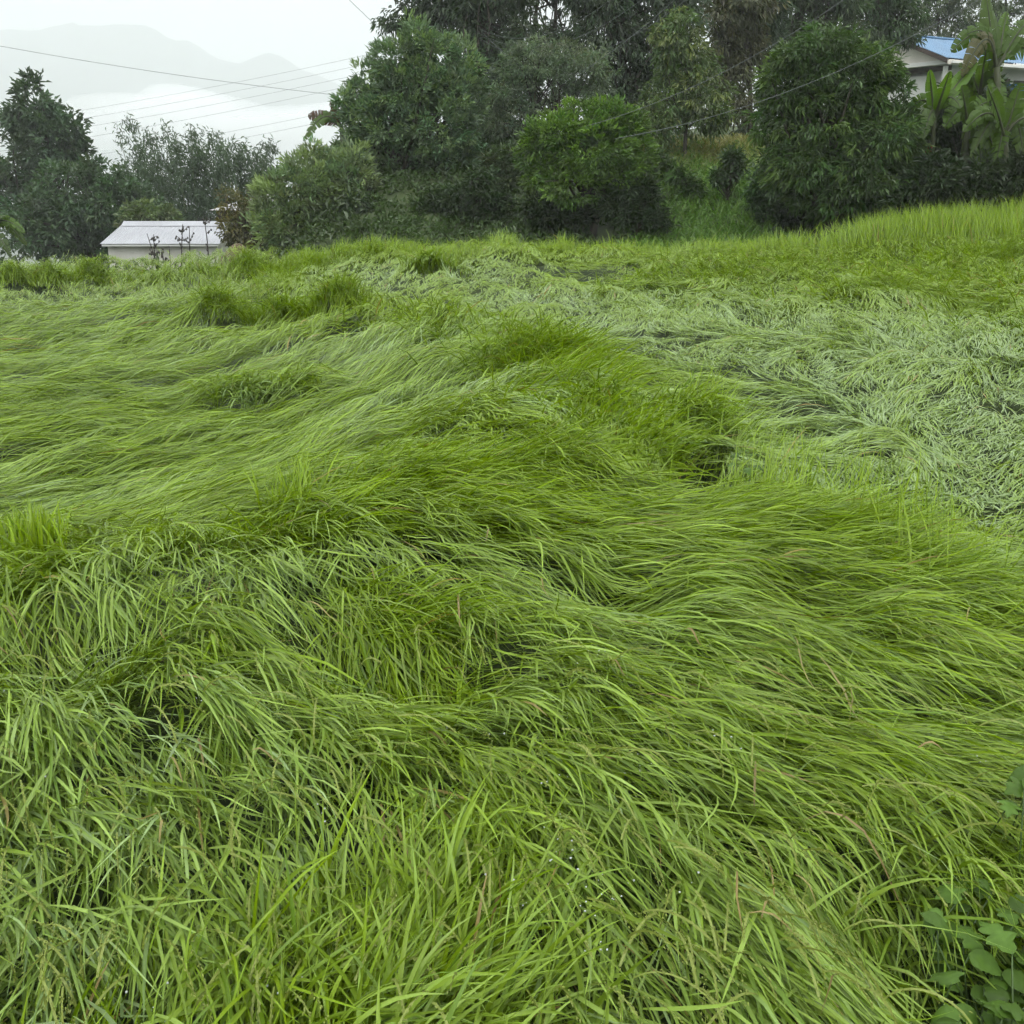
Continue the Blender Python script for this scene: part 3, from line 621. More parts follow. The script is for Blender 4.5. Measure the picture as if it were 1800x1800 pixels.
def make_tree(name, label, cat, group, Y, base_px, lobes, n_clust, per, rc, L, Wd, col, seed, trunk_r=0.12, trunks=None, outward=0.7, droopdir=-0.2, droop=0.25,
              colvar=0.25, shell=0.55, newcol=None, newfrac=0.0, bark=None, limbs=16):
    r = np.random.default_rng(seed); lobes = list(lobes)
    for l in list(lobes):                                     # straggling side boughs break the outline
        for _ in range(2):
            a = r.uniform(-0.4, math.pi + 0.4); q_ = r.uniform(0.22, 0.42)
            lobes.append((l[0] + math.cos(a) * l[2] * r.uniform(0.8, 1.12), l[1] - math.sin(a) * l[3] * r.uniform(0.8, 1.12), l[2] * q_, l[3] * q_))
    lw = px_lobes(lobes, Y, r)
    b = at(base_px, 380, Y); b[2] = land(b[0], b[1]) - 0.05
    root = tag(empty(name, tuple(b)), label, cat, group)
    V, f, c, cc = crown_leaves(lw, n_clust, per, rc, L, Wd, col, r, outward, droopdir, droop, colvar, shell, newcol, newfrac)
    cr = obj_np("crown", V - b, f, M_TREE, root, c); cr["kind"] = "stuff"
    mb = MB(); ctr = lw[:, :3].mean(0)
    top = lw[lw[:, 2].argmax(), :3]
    fork = b + (np.array([ctr[0], ctr[1], max(ctr[2] - 0.25 * (ctr[2] - b[2]), b[2] + 0.4)]) - b) * 0.8
    if trunks:
        forks = []
        for (x0, y0, x1, y1) in trunks:
            e = at(x1, y1, Y); s0 = at(x0, y0, Y); s0[2] = min(s0[2], land(s0[0], s0[1]) - 0.05)
            pts = curve_pts(s0 - b, e - b, 0.02, r, 7); mb.tube(pts, np.linspace(trunk_r, trunk_r * 0.5, 7), 8); forks.append((pts, e))
    else:
        pts = curve_pts(np.zeros(3), fork - b, 0.06, r, 7); mb.tube(pts, np.linspace(trunk_r, trunk_r * 0.6, 7), 8); forks = [(pts, fork)]
        mb.tube(curve_pts(fork - b, top - b, 0.05, r, 6), np.linspace(trunk_r * 0.6, 0.012, 6), 6)
    sel = np.concatenate([lw[:, :3], cc[r.choice(len(cc), min(limbs, len(cc)), replace=False)]])
    for e in sel:
        pts, _ = forks[r.integers(len(forks))]; st = pts[r.integers(3, 7)]
        mb.tube(curve_pts(st, e - b, 0.08, r, 6), np.linspace(trunk_r * 0.38, 0.008, 6), 5, cap=False)
    mb.build("trunk", bark or M_BARK, root, smooth=True)
    return root
# ---------------------------------------------------------------- trees, from the left of the valley to the house
GV = "hazy trees in the valley"; GE = "tall trees on the hill behind"; GB = "trees at the foot of the bank"
make_tree("broadleaf_tree", "tall dark tree with tiered clumps, farthest left against the mist", "tree", GV, 52, 75,
 [(58,172,30,32),(60,205,42,36),(40,225,26,22),(98,240,44,40),(125,235,26,26),(70,262,44,34),(128,275,28,26),(50,300,40,36),(95,310,46,40),(25,352,30,34),(55,370,48,44),(-20,330,30,50)],
 330, 34, 0.42, 0.30, 0.15, (0.0640, 0.1050, 0.0538), 301, 0.22, outward=0.5, droopdir=0.0, shell=0.5)
make_tree("broadleaf_tree", "rounded dark tree in front of the tall hazy one, left of the shed", "tree", GV, 46, 150,
 [(130,345,62,52),(180,330,44,40),(200,375,66,52),(95,400,72,58),(165,415,74,50),(235,385,40,46),(30,420,60,40),(150,300,26,20)],
 360, 34, 0.42, 0.26, 0.13, (0.0576, 0.0998, 0.0448), 302, 0.2, outward=0.5, droopdir=-0.05)
make_tree("bush", "pale green low bush just behind the shed roof", "bush", None, 43, 275, [(262,378,30,20),(290,388,20,18),(240,395,26,22)], 60, 30, 0.35, 0.22, 0.10, (0.1088, 0.1472, 0.0576), 303, 0.06)
# bamboo: culms with drooping sprays
def bamboo(name, label, Y, px0, px1, tops, seed):
    r = np.random.default_rng(seed); mid = at((px0 + px1) / 2, 380, Y); mid[2] = land(mid[0], mid[1]) - 0.1
    root = tag(empty(name, tuple(mid)), label, "bamboo")
    VV, FF, CC, n0 = [], [], [], 0
    for k, (tx, ty) in enumerate(tops):
        bx = at(np.interp(tx, [205, 490], [px0, px1]) + r.uniform(-15, 15), 380, Y + r.uniform(-1.6, 1.6)); bx[2] = land(bx[0], bx[1]) - 0.1
        tp = at(tx, ty, bx[1] + r.uniform(-0.8, 0.8)); t = np.linspace(0, 1, 10)[:, None]
        pts = bx + (tp - bx) * np.c_[t ** 1.8, t ** 1.8, 1 - (1 - t) ** 1.25]
        m = MB(); m.tube(pts - mid, np.linspace(0.045, 0.006, 10), 5, cap=False); m.build("culm", M_BAMBOO, root, smooth=True)
        ns = 46; s_ = r.uniform(0.22, 1.0, ns); i = np.clip((s_ * 9).astype(int), 0, 8); fr = (s_ * 9 - i)[:, None]
        cpt = pts[i] * (1 - fr) + pts[i + 1] * fr; wid = (1.05 - s_)[:, None] * 1.1 + 0.10
        cpt = cpt + r.normal(0, 1, (ns, 3)) * wid * np.array([0.55, 0.55, 0.35])
        per = 16; P = (cpt[:, None] + r.normal(0, 0.17, (ns, per, 3))).reshape(-1, 3)
        D = r.normal(0, 0.5, P.shape); D[:, 2] -= 0.45; D[:, 0] += 0.25
        V, f = leaf_cards(P, D, r.uniform(0.16, 0.34, len(P)), r.uniform(0.035, 0.06, len(P)), r, 0.3)
        c = np.array((0.0742, 0.1126, 0.0640)) * np.repeat(r.uniform(0.75, 1.35, ns), per)[:, None] * r.uniform(0.85, 1.15, (len(P), 1))
        VV.append(V - mid); FF.append(f + n0); CC.append(np.repeat(c, 4, 0)); n0 += len(V)
    cr = obj_np("foliage", np.concatenate(VV), np.concatenate(FF), M_TREE, root, np.concatenate(CC)); cr["kind"] = "stuff"
M_BAMBOO = noisy_mat("bamboo_culm", (0.0640, 0.0896, 0.0384), (0.1280, 0.1536, 0.0640), 6, 0.6)
rb = np.random.default_rng(5)
tops = [(205,228),(232,212),(262,232),(288,218),(335,222),(338,240),(372,232),(402,246),(430,252),(478,252),(250,258),(310,244),(385,258),(455,262),(280,270),(350,262),(420,275),(240,285),(470,280),(300,285),(330,292),(380,290),(440,292),(220,305),(265,300),(400,305),(485,300),(460,310),(360,310),(285,318),(320,325),(425,328),(245,320),(390,335)]
bamboo("bamboo_clump", "feathery bamboo clump with nodding tips rising behind the shed", 49, 245, 455, tops, 304)
make_tree("shrub", "yellow-brown leafed shrub standing right of the small shed", "shrub", None, 30, 425, [(418,362,24,26),(438,350,18,20),(428,395,32,34),(405,400,16,24),(445,415,24,24)],
 110, 34, 0.22, 0.11, 0.05, (0.1088, 0.1088, 0.0448), 305, 0.05, newcol=(0.15, 0.135, 0.042), newfrac=0.3)
make_tree("laurel_bush", "pale silvery-green round bush between shed and big tree", "bush", GB, 26.5, 555,
 [(540,325,62,50),(498,362,52,56),(592,345,52,66),(560,298,44,36),(622,335,32,60),(515,402,58,40),(600,402,44,38),(545,375,56,50),(625,290,26,30),(470,400,30,36)],
 520, 30, 0.20, 0.17, 0.05, (0.1642, 0.2246, 0.1141), 306, 0.08, outward=0.8, droopdir=0.45, droop=0.1, newcol=(0.2419, 0.3197, 0.1296), newfrac=0.3)
make_tree("broadleaf_tree", "big round grey-green tree with dark leaning trunk beside the silvery bush", "tree", GB, 28, 690,
 [(742,85,40,40),(700,115,48,40),(775,118,52,46),(660,160,44,44),(722,160,62,48),(795,170,48,50),(632,200,36,46),(690,215,66,48),(765,225,66,48),(822,225,30,44),(640,260,40,44),(700,275,64,40),(775,282,56,34),(645,305,26,30),(818,120,26,38)],
 980, 30, 0.22, 0.16, 0.055, (0.1112, 0.1756, 0.0932), 307, 0.17, trunks=[(688,400,706,305),(694,400,725,290)], outward=0.8, droopdir=0.3, droop=0.12, newcol=(0.1792, 0.2598, 0.1112), newfrac=0.22)
# tall hill trees
EU = dict(cat="tree", group=GE, outward=0.4, droopdir=-0.55, droop=0.2, shell=0.3, colvar=0.3, trunk_r=0.14)
def hill(label, Y, bx, lobes, n, col, seed, trunks, per=30, rc=0.36, L=0.24, Wd=0.07, **k):
    a = dict(EU); a.update(k); cat = a.pop("cat"); g = a.pop("group")
    make_tree("hill_tree", label, cat, g, Y, bx, lobes, n, per, rc, L, Wd, col, seed, trunks=trunks, **a)
G1 = (0.0512, 0.0768, 0.0435); G2 = (0.0666, 0.0998, 0.0461)
hill("dark hill tree with sparse overhanging crown, first from the open sky", 37, 800, [(705,22,32,26),(740,8,34,28),(690,40,16,12),(790,15,44,40),(765,50,30,26),(760,-40,60,40),(820,-50,50,40)], 170, G1, 311, [(815,380,790,-40)])
hill("dense hill tree rising behind the big round tree's right shoulder", 36, 850, [(835,50,48,52),(885,45,46,52),(845,105,46,46),(895,115,44,44),(860,-20,70,50),(925,75,36,50),(850,165,44,40)], 330, (0.0576, 0.0870, 0.0461), 312, [(852,400,846,-40)])
hill("hill tree with two bare parallel stems and sky between them", 38, 965, [(945,25,26,46),(930,-30,50,40),(1010,-20,40,40),(985,95,44,30),(1030,60,26,40),(960,70,24,26)], 140, G1, 313, [(952,380,950,-60),(985,380,982,-60),(1004,380,1012,-60)], trunk_r=0.10)
hill("broad dark hill tree in the middle, drooping curtain of leaves", 32, 1085, [(1065,55,46,62),(1105,105,52,62),(1050,-15,56,44),(1130,30,50,56),(1080,160,42,44),(1150,160,46,56),(1180,60,40,64),(1110,195,46,36),(1180,-20,50,40)], 520, G1, 314, [(1085,400,1095,-40)], L=0.2, rc=0.32)
hill("light green weeping tree with thin trunk on the grassy bank", 28.5, 1215, [(1205,120,42,52),(1235,165,38,48),(1180,185,42,40),(1195,60,36,44),(1255,205,28,30),(1225,205,36,34),(1160,225,30,26)], 300, (0.0896, 0.1344, 0.0435), 315, [(1204,300,1214,150)], L=0.17, Wd=0.05, rc=0.26, trunk_r=0.06, newcol=(0.1536, 0.1920, 0.0576), newfrac=0.2)
hill("dull olive-leafed hill tree beside a pale gap of sky", 35, 1290, [(1278,30,36,44),(1300,85,32,40),(1280,135,34,36),(1320,0,40,34),(1290,190,26,30),(1262,85,22,30)], 230, (0.088, 0.094, 0.046), 316, [(1322,330,1316,-40),(1262,330,1275,20)], trunk_r=0.10)
hill("slim hill tree whose dark trunk edges the sky gap", 37, 1345, [(1345,20,30,50),(1350,85,26,36),(1335,-30,40,40),(1310,215,26,30),(1340,170,20,30)], 130, G1, 317, [(1340,330,1338,-60)], trunk_r=0.09)
hill("wide dark hill tree filling the top above the round dark tree", 39, 1420, [(1395,25,52,44),(1455,15,52,40),(1380,85,34,36),(1425,-40,70,40),(1440,70,44,34),(1490,50,26,34)], 320, G2, 318, [(1405,330,1410,-50)])
hill("dark leafy hill tree left of the blue roof", 41, 1550, [(1545,35,42,44),(1515,70,32,30),(1580,12,36,36),(1530,-20,50,40),(1575,60,28,26)], 230, (0.0576, 0.0960, 0.0384), 319, [(1548,330,1548,-50)])
hill("thin open-crowned tree directly behind the blue roof", 54, 1640, [(1620,20,26,28),(1660,40,30,24),(1645,-10,40,26),(1690,20,24,30),(1615,60,16,16),(1680,60,22,14)], 130, (0.0704, 0.0960, 0.0461), 320, [(1640,330,1645,-30)], trunk_r=0.08)
hill("pale hazy tree behind the banana tops at the picture's right", 56, 1760, [(1740,20,30,40),(1780,40,36,34),(1770,-20,50,30),(1825,10,36,50),(1720,50,20,20)], 170, (0.0768, 0.1088, 0.0435), 321, [(1765,330,1765,-40)], trunk_r=0.09)
# smaller trees on the bank
make_tree("feathery_tree", "flat-tiered feathery tree behind the bright green one", "tree", GB, 29, 950,
 [(955,85,44,16),(1000,100,60,18),(935,118,52,18),(1035,128,44,18),(975,142,70,18),(900,160,44,26),(1010,168,50,18),(890,205,44,36),(935,205,44,36),(1045,165,30,24)],
 430, 34, 0.24, 0.12, 0.035, (0.1218, 0.1649, 0.1004), 330, 0.06, outward=0.3, droopdir=-0.1, trunks=[(945,400,940,190),(950,400,985,150)])
make_tree("broadleaf_tree", "grey-green slender tree squeezed between big tree and feathery tree", "tree", GB, 30, 865, [(850,215,36,44),(880,245,34,36),(845,265,36,30),(910,255,30,30)], 200, 30, 0.24, 0.14, 0.05, (0.0932, 0.1331, 0.0798), 331, 0.05)
make_tree("citrus_tree", "bright green leafy tree with short trunk in the middle", "tree", GB, 24, 1030,
 [(1030,212,48,30),(1078,225,50,36),(985,235,48,38),(1106,262,40,40),(1040,265,66,46),(960,285,44,46),(1090,305,40,32),(1005,320,56,34),(945,250,30,34),(1120,290,24,26)],
 720, 26, 0.17, 0.13, 0.055, (0.082, 0.150, 0.030), 332, 0.10, trunks=[(1020,410,1034,315),(1040,410,1065,320)], outward=0.8, droopdir=0.2, droop=0.12, newcol=(0.135, 0.235, 0.035), newfrac=0.3)
make_tree("mango_tree", "large round dark tree with narrow drooping leaves right of the grassy bank", "tree", GB, 21.5, 1470,
 [(1450,98,58,44),(1405,150,58,48),(1500,135,66,54),(1548,185,48,50),(1378,215,46,50),(1455,220,80,60),(1548,255,64,56),(1590,245,28,40),(1420,290,60,46),(1520,320,70,46),(1385,290,36,40),(1470,350,70,40)],
 1150, 28, 0.20, 0.17, 0.042, (0.0576, 0.1056, 0.0287), 333, 0.2, outward=0.55, droopdir=-0.35, droop=0.25, newcol=(0.1040, 0.1680, 0.0400), newfrac=0.15)
make_tree("dark_shrub", "deep green shrub mass under the banana plants", "shrub", None, 22.6, 1700,
 [(1650,320,56,58),(1735,335,66,52),(1640,255,30,44),(1700,270,46,44),(1800,300,50,60),(1690,360,80,30),(1610,365,50,36),(1790,360,60,34),(1870,330,60,60),(1725,210,44,38),(1685,185,26,34),(1740,165,26,22),(1655,235,30,34)],
 760, 28, 0.22, 0.17, 0.06, (0.0307, 0.0538, 0.0179), 334, 0.06)
make_tree("dark_shrub", "dark shrub hiding the banana stems beside the standing rice", "shrub", None, 20.7, 1720,
 [(1635,335,44,36),(1690,345,54,34),(1762,340,58,38),(1835,330,50,50),(1722,308,28,22),(1602,368,40,24),(1668,305,28,24),(1790,305,30,24),(1640,295,22,22)],
 420, 28, 0.20, 0.16, 0.055, (0.026, 0.046, 0.015), 335, 0.05)
# shrubs on the bank
SH = [
 (25.5, 770, [(775,360,36,28),(800,380,30,22)], 110, (0.0384, 0.0640, 0.0256), "low dark shrub a step right of the leaning trunk"),
 (25, 830, [(830,345,40,40),(860,370,36,30)], 150, (0.0358, 0.0614, 0.0230), "dark shrub midway between the leaning trunk and bright tree"),
 (26.5, 890, [(890,300,30,36),(905,340,34,30)], 130, (0.0576, 0.0845, 0.0333), "grey-green shrub touching bright tree's left side"),
 (24, 960, [(960,370,44,32),(1000,385,36,22)], 150, (0.0282, 0.0486, 0.0179), "dark shrub in shade beneath the bright green tree"),
 (23.5, 1110, [(1110,360,40,40),(1140,385,34,26)], 170, (0.0307, 0.0538, 0.0192), "dark shrub right of the bright tree's trunk"),
 (26.5, 1165, [(1165,285,18,22),(1172,312,18,20)], 60, (0.0512, 0.0896, 0.0256), "small leafy shrub below the weeping tree"),
 (25.5, 1215, [(1200,315,18,16),(1215,335,16,14)], 50, (0.0576, 0.1088, 0.0282), "broad-leaved shrub on the bank under thin trunk"),
 (25, 1290, [(1296,292,20,20),(1268,316,18,14)], 50, (0.0435, 0.0768, 0.0256), "small shrub at the top of the green slope"),
 (24, 1340, [(1352,335,24,34),(1345,370,22,20)], 90, (0.0410, 0.0845, 0.0230), "leafy shrub hugging the round dark tree's left flank"),
 (22.5, 1400, [(1400,370,36,26),(1430,385,40,20)], 140, (0.0230, 0.0410, 0.0154), "dark low shrub under the round tree beside the field"),
 (25.5, 640, [(640,395,24,24),(628,375,18,26)], 90, (0.0435, 0.0717, 0.0307), "shrub wedged between silvery bush and leaning trunk"),
]
for i, (Y, px, lo, n, c, lb) in enumerate(SH):
    rl = np.random.default_rng(900 + i); lo = [(l[0] + rl.uniform(-1, 1) * l[2] * .8, l[1] + rl.uniform(-1.0, .7) * l[3] * .8, l[2] * q_, l[3] * q_ * rl.uniform(.6, 1.2)) for l in lo for q_ in rl.uniform(.22, .6, 6)]
    make_tree("bank_shrub", lb, "shrub", "shrubs along the bank", Y, px, lo, n, 24, 0.19, 0.13, 0.055, c, 400 + i, 0.03, outward=0.6, droopdir=0.05, limbs=8)
# ground cover of the bank: leafy weeds low on the slope, long grass at its top
r = np.random.default_rng(71); n = 46000
px_ = r.uniform(520, 1950, n); yv = r.uniform(21.6, 31, n); p = at(px_, 380, yv); x, y = p[:, 0], p[:, 1]; z = land(x, y)
dn = vnoise(x, y, 0.8, 72); keep = dn > 0.25; x, y, z = x[keep], y[keep], z[keep]; px_ = px_[keep]; n = len(x)
P = np.stack([x, y, z + r.uniform(0.02, 0.28, n) * dn[keep]], -1); D = r.normal(0, 0.7, (n, 3)); D[:, 2] += 0.5
V, f = leaf_cards(P, D, r.uniform(0.08, 0.2, n), r.uniform(0.03, 0.09, n), r, 0.3)
slope_green = np.clip(1 - np.abs(px_ - 1255) / 190, 0, 1)[:, None] * vnoise(x, y, 1.2, 73)[:, None] * 3.6  # brighter green patches around the middle of the slope
c = (np.array((0.052, 0.090, 0.026)) * (1 - np.clip(slope_green, 0, 1)) + np.array((0.0832, 0.1664, 0.0282)) * np.clip(slope_green, 0, 1)) * r.uniform(0.7, 1.3, (n, 1))
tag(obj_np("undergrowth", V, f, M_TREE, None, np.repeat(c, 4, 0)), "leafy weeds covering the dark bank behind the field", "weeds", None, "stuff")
n = 10000; yv = r.uniform(22.5, 31.5, n); p = at(r.uniform(1120, 1400, n), 300, yv); x, y = p[:, 0], p[:, 1]
C = np.empty((n, 5, 3)); q = np.stack([x, y, land(x, y) - 0.03], -1); az = r.uniform(0, 6.28, n); L = r.uniform(0.2, 0.55, n)
for k in range(5):
    C[:, k] = q; el = 1.4 - 1.5 * (k / 4) ** 1.5
    q = q + np.stack([np.cos(az) * math.cos(el), np.sin(az) * math.cos(el), np.full(n, math.sin(el))], -1) * (L / 4)[:, None]
V, f, cc_ = ribbon(C, r.uniform(0.012, 0.024, n), r.normal(0, 0.8, n), r.normal(0, 1, n), prof(5))
t = np.clip(ss(26, 30, y) + r.normal(0, 0.2, n), 0, 1)[:, None]
c = (np.array((0.105, 0.215, 0.030)) * (1 - t) + np.array((0.200, 0.185, 0.050)) * t) * r.uniform(0.7, 1.2, (n, 1))
tag(obj_np("bank_grass", V, f, M_TREE, None, np.repeat(np.repeat(c[:, None], 5, 1)[:, :, None], cc_, 2).reshape(-1, 3), True), "yellowish long grass on the open bank below the thin trunks", "grass", None, "stuff")
# weedy slope in the valley round the shed
n = 16000; yv = r.uniform(24, 48, n); p = at(r.uniform(-150, 640, n), 430, yv); x, y = p[:, 0], p[:, 1]
P = np.stack([x, y, land(x, y) + r.uniform(0, 0.7, n) * vnoise(x, y, 2.0, 75)], -1); D = r.normal(0, 0.7, (n, 3)); D[:, 2] += 0.4
V, f = leaf_cards(P, D, r.uniform(0.12, 0.3, n), r.uniform(0.05, 0.12, n), r, 0.3)
c = np.array((0.0576, 0.0832, 0.0358)) * r.uniform(0.7, 1.3, (n, 1))
tag(obj_np("valley_weeds", V, f, M_TREE, None, np.repeat(c, 4, 0)), "weeds on the slope falling to the valley behind the field", "weeds", None, "stuff")
# ---------------------------------------------------------------- buildings
def plain(name, col, rough=0.6, var=0.15, scale=3, metallic=0.0, bump=0.0, stretch=None):
    return noisy_mat(name, tuple(c * (1 - var) for c in col), tuple(min(1, c * (1 + var)) for c in col), scale, rough, bump, metallic=metallic, stretch=stretch)
M_BLUE = plain("blue_roof_sheet", (0.065, 0.155, 0.27), 0.4, 0.12, 1.5)
M_BLUE2 = plain("deep_blue_sheet", (0.02, 0.10, 0.36), 0.4, 0.15, 2)
M_CREAM = plain("cream_plaster", (0.66, 0.62, 0.56), 0.85, 0.12, 1.2)
M_WHITE = plain("white_plaster", (0.74, 0.74, 0.71), 0.85, 0.10, 1.0)
M_TIN = plain("galvanised_sheet", (0.30, 0.305, 0.325), 0.5, 0.14, 0.9, 0.1)
M_TIN2 = plain("old_tin", (0.32, 0.31, 0.30), 0.5, 0.15, 2, 0.2)
M_WOOD = plain("dark_wood", (0.05, 0.035, 0.028), 0.7, 0.3, 4)
M_DARK = plain("dark_window", (0.015, 0.017, 0.02), 0.3, 0.2, 3)
M_STAIN = noisy_mat("stained_plaster", (0.42, 0.40, 0.34), (0.66, 0.65, 0.60), 1.6, 0.9, stretch=(1, 1, 0.35))
def sheet(parent, name, mat, a, b, c, d, ribs, amp=0.018, thick=0.004):
    """ribbed metal sheet on the quad a-b (eave) to d-c (ridge)"""
    a, b, c, d = [np.asarray(q, float) for q in (a, b, c, d)]; n = np.cross(b - a, d - a); n /= np.linalg.norm(n)
    t = np.linspace(0, 1, ribs * 4 + 1); off = np.array([0, amp, amp, 0])[np.arange(len(t)) % 4]
    lo = a + (b - a) * t[:, None] + n * off[:, None]; hi = d + (c - d) * t[:, None] + n * off[:, None]
    V = np.concatenate([lo, hi, lo - n * thick, hi - n * thick]); k = len(t); f = []
    for i in range(k - 1):
        f += [(i, i + 1, k + i + 1, k + i), (2 * k + i + 1, 2 * k + i, 3 * k + i, 3 * k + i + 1), (i + 1, i, 2 * k + i, 2 * k + i + 1), (k + i, k + i + 1, 3 * k + i + 1, 3 * k + i)]
    f += [(0, k, 3 * k, 2 * k), (k - 1, 3 * k - 1, 4 * k - 1, 2 * k - 1)]
    m = MB(); m.add(V, f); return m.build(name, mat, parent)
def part(parent, name, mat, *boxes):
    m = MB()
    for b in boxes: m.box(*b)
    return m.build(name, mat, parent)
# blue-roofed house on the hill
HY = 43.0; hp = at(1664, 98, HY); gz = land(hp[0], hp[1]) - 0.2
house = tag(empty("house", (hp[0], hp[1], 0), math.radians(30)), "cream house with blue metal roof on the hill behind the bananas", "house")
ze = hp[2]; W5, LN = 5.0, 9.5; rise = 0.98; oh = 0.35
def hpt(x, y, z): return (x, y, z)
zr = ze + rise
roof = part(house, "roof", M_WOOD, (-oh, LN, W5 / 2 - 0.03, W5 / 2 + 0.03, zr - 0.20, zr - 0.14))
ns = 9
for i in range(ns):
    x0 = -oh + (LN + oh) * i / ns; x1 = -oh + (LN + oh) * (i + 1) / ns + 0.03; zo = 0.004 * (i % 2)
    sheet(roof, "roof_sheet", M_BLUE, hpt(x0, -oh, ze - 0.12 + zo), hpt(x1, -oh, ze - 0.12 + zo), hpt(x1, W5 / 2, zr + zo), hpt(x0, W5 / 2, zr + zo), 5)
    sheet(roof, "roof_sheet", M_BLUE, hpt(x1, W5 + oh, ze - 0.12 + zo), hpt(x0, W5 + oh, ze - 0.12 + zo), hpt(x0, W5 / 2, zr + zo), hpt(x1, W5 / 2, zr + zo), 5)
m = MB(); m.tube([(-oh, W5 / 2, zr + 0.035), (LN, W5 / 2, zr + 0.035)], 0.06, 6); m.build("ridge_cap", M_BLUE, roof)
for sg, nm in ((0, "barge_board"), (1, "barge_board")):
    ya, yb = (-oh, W5 / 2) if sg == 0 else (W5 + oh, W5 / 2)
    m = MB(); m.prism([(-oh - 0.01, ya, ze - 0.30), (-oh - 0.01, yb, zr - 0.18), (-oh - 0.01, yb, zr - 0.02), (-oh - 0.01, ya, ze - 0.14)], (-1, 0, 0), 0.04); m.build(nm, M_WOOD, house)
part(house, "fascia", M_CREAM, (-oh, LN, -oh - 0.05, -oh, ze - 0.34, ze - 0.17))
part(house, "gutter", M_WHITE, (-0.2, LN, -oh - 0.14, -oh - 0.052, ze - 0.30, ze - 0.21))
m = MB(); m.add([(0.0, 0.0, ze - 0.14), (0.0, W5, ze - 0.14), (0.0, W5 / 2, zr - 0.06), (0.12, 0.0, ze - 0.14), (0.12, W5, ze - 0.14), (0.12, W5 / 2, zr - 0.06)],
  [(0, 2, 1), (3, 4, 5), (0, 1, 4, 3), (1, 2, 5, 4), (2, 0, 3, 5)]); m.build("gable_wall", M_CREAM, house)
part(house, "tie_beam", M_WHITE, (-0.06, 0.16, -0.12, W5 * 0.55, ze - 0.30, ze - 0.142))
part(house, "porch_beam", M_WOOD, (-0.03, 0.14, W5 * 0.55, W5 + 0.05, ze - 0.42, ze - 0.142), (0.3, 0.4, 0.0, W5, ze - 0.50, ze - 0.32))
part(house, "wall", M_WHITE, (0.9, LN - 0.3, 0.6, W5 - 0.1, gz, ze - 0.16))
part(house, "porch_wall", M_WHITE, (0.55, 0.67, 1.1, W5 - 0.2, gz, ze - 0.60))
for x in (0.05, 3.2, 6.4, 9.2): part(house, "post", M_WHITE, (x, x + 0.14, 0.0, 0.14, gz, ze - 0.36))
for x in (2.2, 5.2):
    w = part(house, "window", M_WOOD, (x, x + 1.1, 0.55, 0.60, ze - 1.7, ze - 0.65))
    part(w, "pane", M_DARK, (x + 0.07, x + 0.52, 0.535, 0.548, ze - 1.63, ze - 0.72)); part(w, "pane", M_DARK, (x + 0.58, x + 1.03, 0.535, 0.548, ze - 1.63, ze - 0.72))
d_ = part(house, "door", M_WOOD, (4.0, 4.9, 0.55, 0.60, gz + 0.1, ze - 0.6)); part(d_, "handle", M_TIN, (4.08, 4.12, 0.50, 0.548, ze - 1.75, ze - 1.6))
# lower blue lean-to beside the bananas
lp = at(1755, 152, 36.0)
lean = tag(empty("sheet_shelter", (lp[0], lp[1], 0), math.radians(6)), "deep blue corrugated shelter glimpsed low between banana leaves", "shelter")
zl = lp[2]; gl = land(lp[0] + 1, lp[1]) - 0.2
for i in range(4): sheet(lean, "wall_sheet", M_BLUE2, (0, 0, zl - 0.75 + 0.19 * i), (0, 0, zl - 0.75 + 0.19 * i + 0.20), (3.4, 0.003 * i, zl - 0.75 + 0.19 * i + 0.20), (3.4, 0.003 * i, zl - 0.75 + 0.19 * i), 3, 0.025)
part(lean, "roof", M_BLUE2, (-0.15, 3.5, -0.25, 2.0, zl + 0.02, zl + 0.06))
for x in (0.05, 3.2): part(lean, "post", M_WOOD, (x, x + 0.1, 0.05, 0.15, gl, zl + 0.01))
part(lean, "base_wall", M_CREAM, (0.0, 3.4, 0.06, 0.2, gl, zl - 0.76))
# small shed in the dip at the field's left end
SY = 33.0; a0 = at(175, 429, SY); a1 = at(384, 427, SY); r0 = at(190, 395, SY); zs, zr = a0[2], r0[2]
Ls = a1[0] - a0[0]; gs = land(a0[0] + 1, a0[1]) - 0.3; dep = 1.55
shed = tag(empty("shed", (a0[0], a0[1], 0), 0.0), "small pale shed with grey sheet-metal roof beyond the field", "shed")
roof = part(shed, "roof", M_WOOD, (0.1, Ls - 0.1, dep - 0.04, dep + 0.04, zr - 0.16, zr - 0.09))
for i in range(5):
    x0 = Ls * i / 5; x1 = Ls * (i + 1) / 5 + 0.03; zo = 0.005 * (i % 2); k0 = 0.27 * (1 - i / 4 * 0) if i == 0 else 0
    e0 = 0.0 if i else 0.0
    sheet(roof, "roof_sheet", M_TIN, (x0, 0, zs + zo), (x1, 0, zs + zo), (x1 + 0.02, dep, zr + zo), (x0 + (0.30 if i == 0 else 0), dep, zr + zo), 8, 0.010)
    sheet(roof, "roof_sheet", M_TIN, (x1, 2 * dep, zs + zo), (x0, 2 * dep, zs + zo), (x0 + (0.30 if i == 0 else 0), dep, zr + zo), (x1, dep, zr + zo), 8, 0.010)
m = MB(); m.prism([(0.28, dep - 0.32, zr - 0.105), (Ls + 0.03, dep - 0.32, zr - 0.105), (Ls + 0.03, dep, zr + 0.032), (0.28, dep, zr + 0.032)], (0, -0.38, 0.92), 0.008)
m.prism([(Ls + 0.03, dep + 0.32, zr - 0.105), (0.28, dep + 0.32, zr - 0.105), (0.28, dep, zr + 0.032), (Ls + 0.03, dep, zr + 0.032)], (0, 0.38, 0.92), 0.008); m.build("ridge_cap", M_TIN, roof)
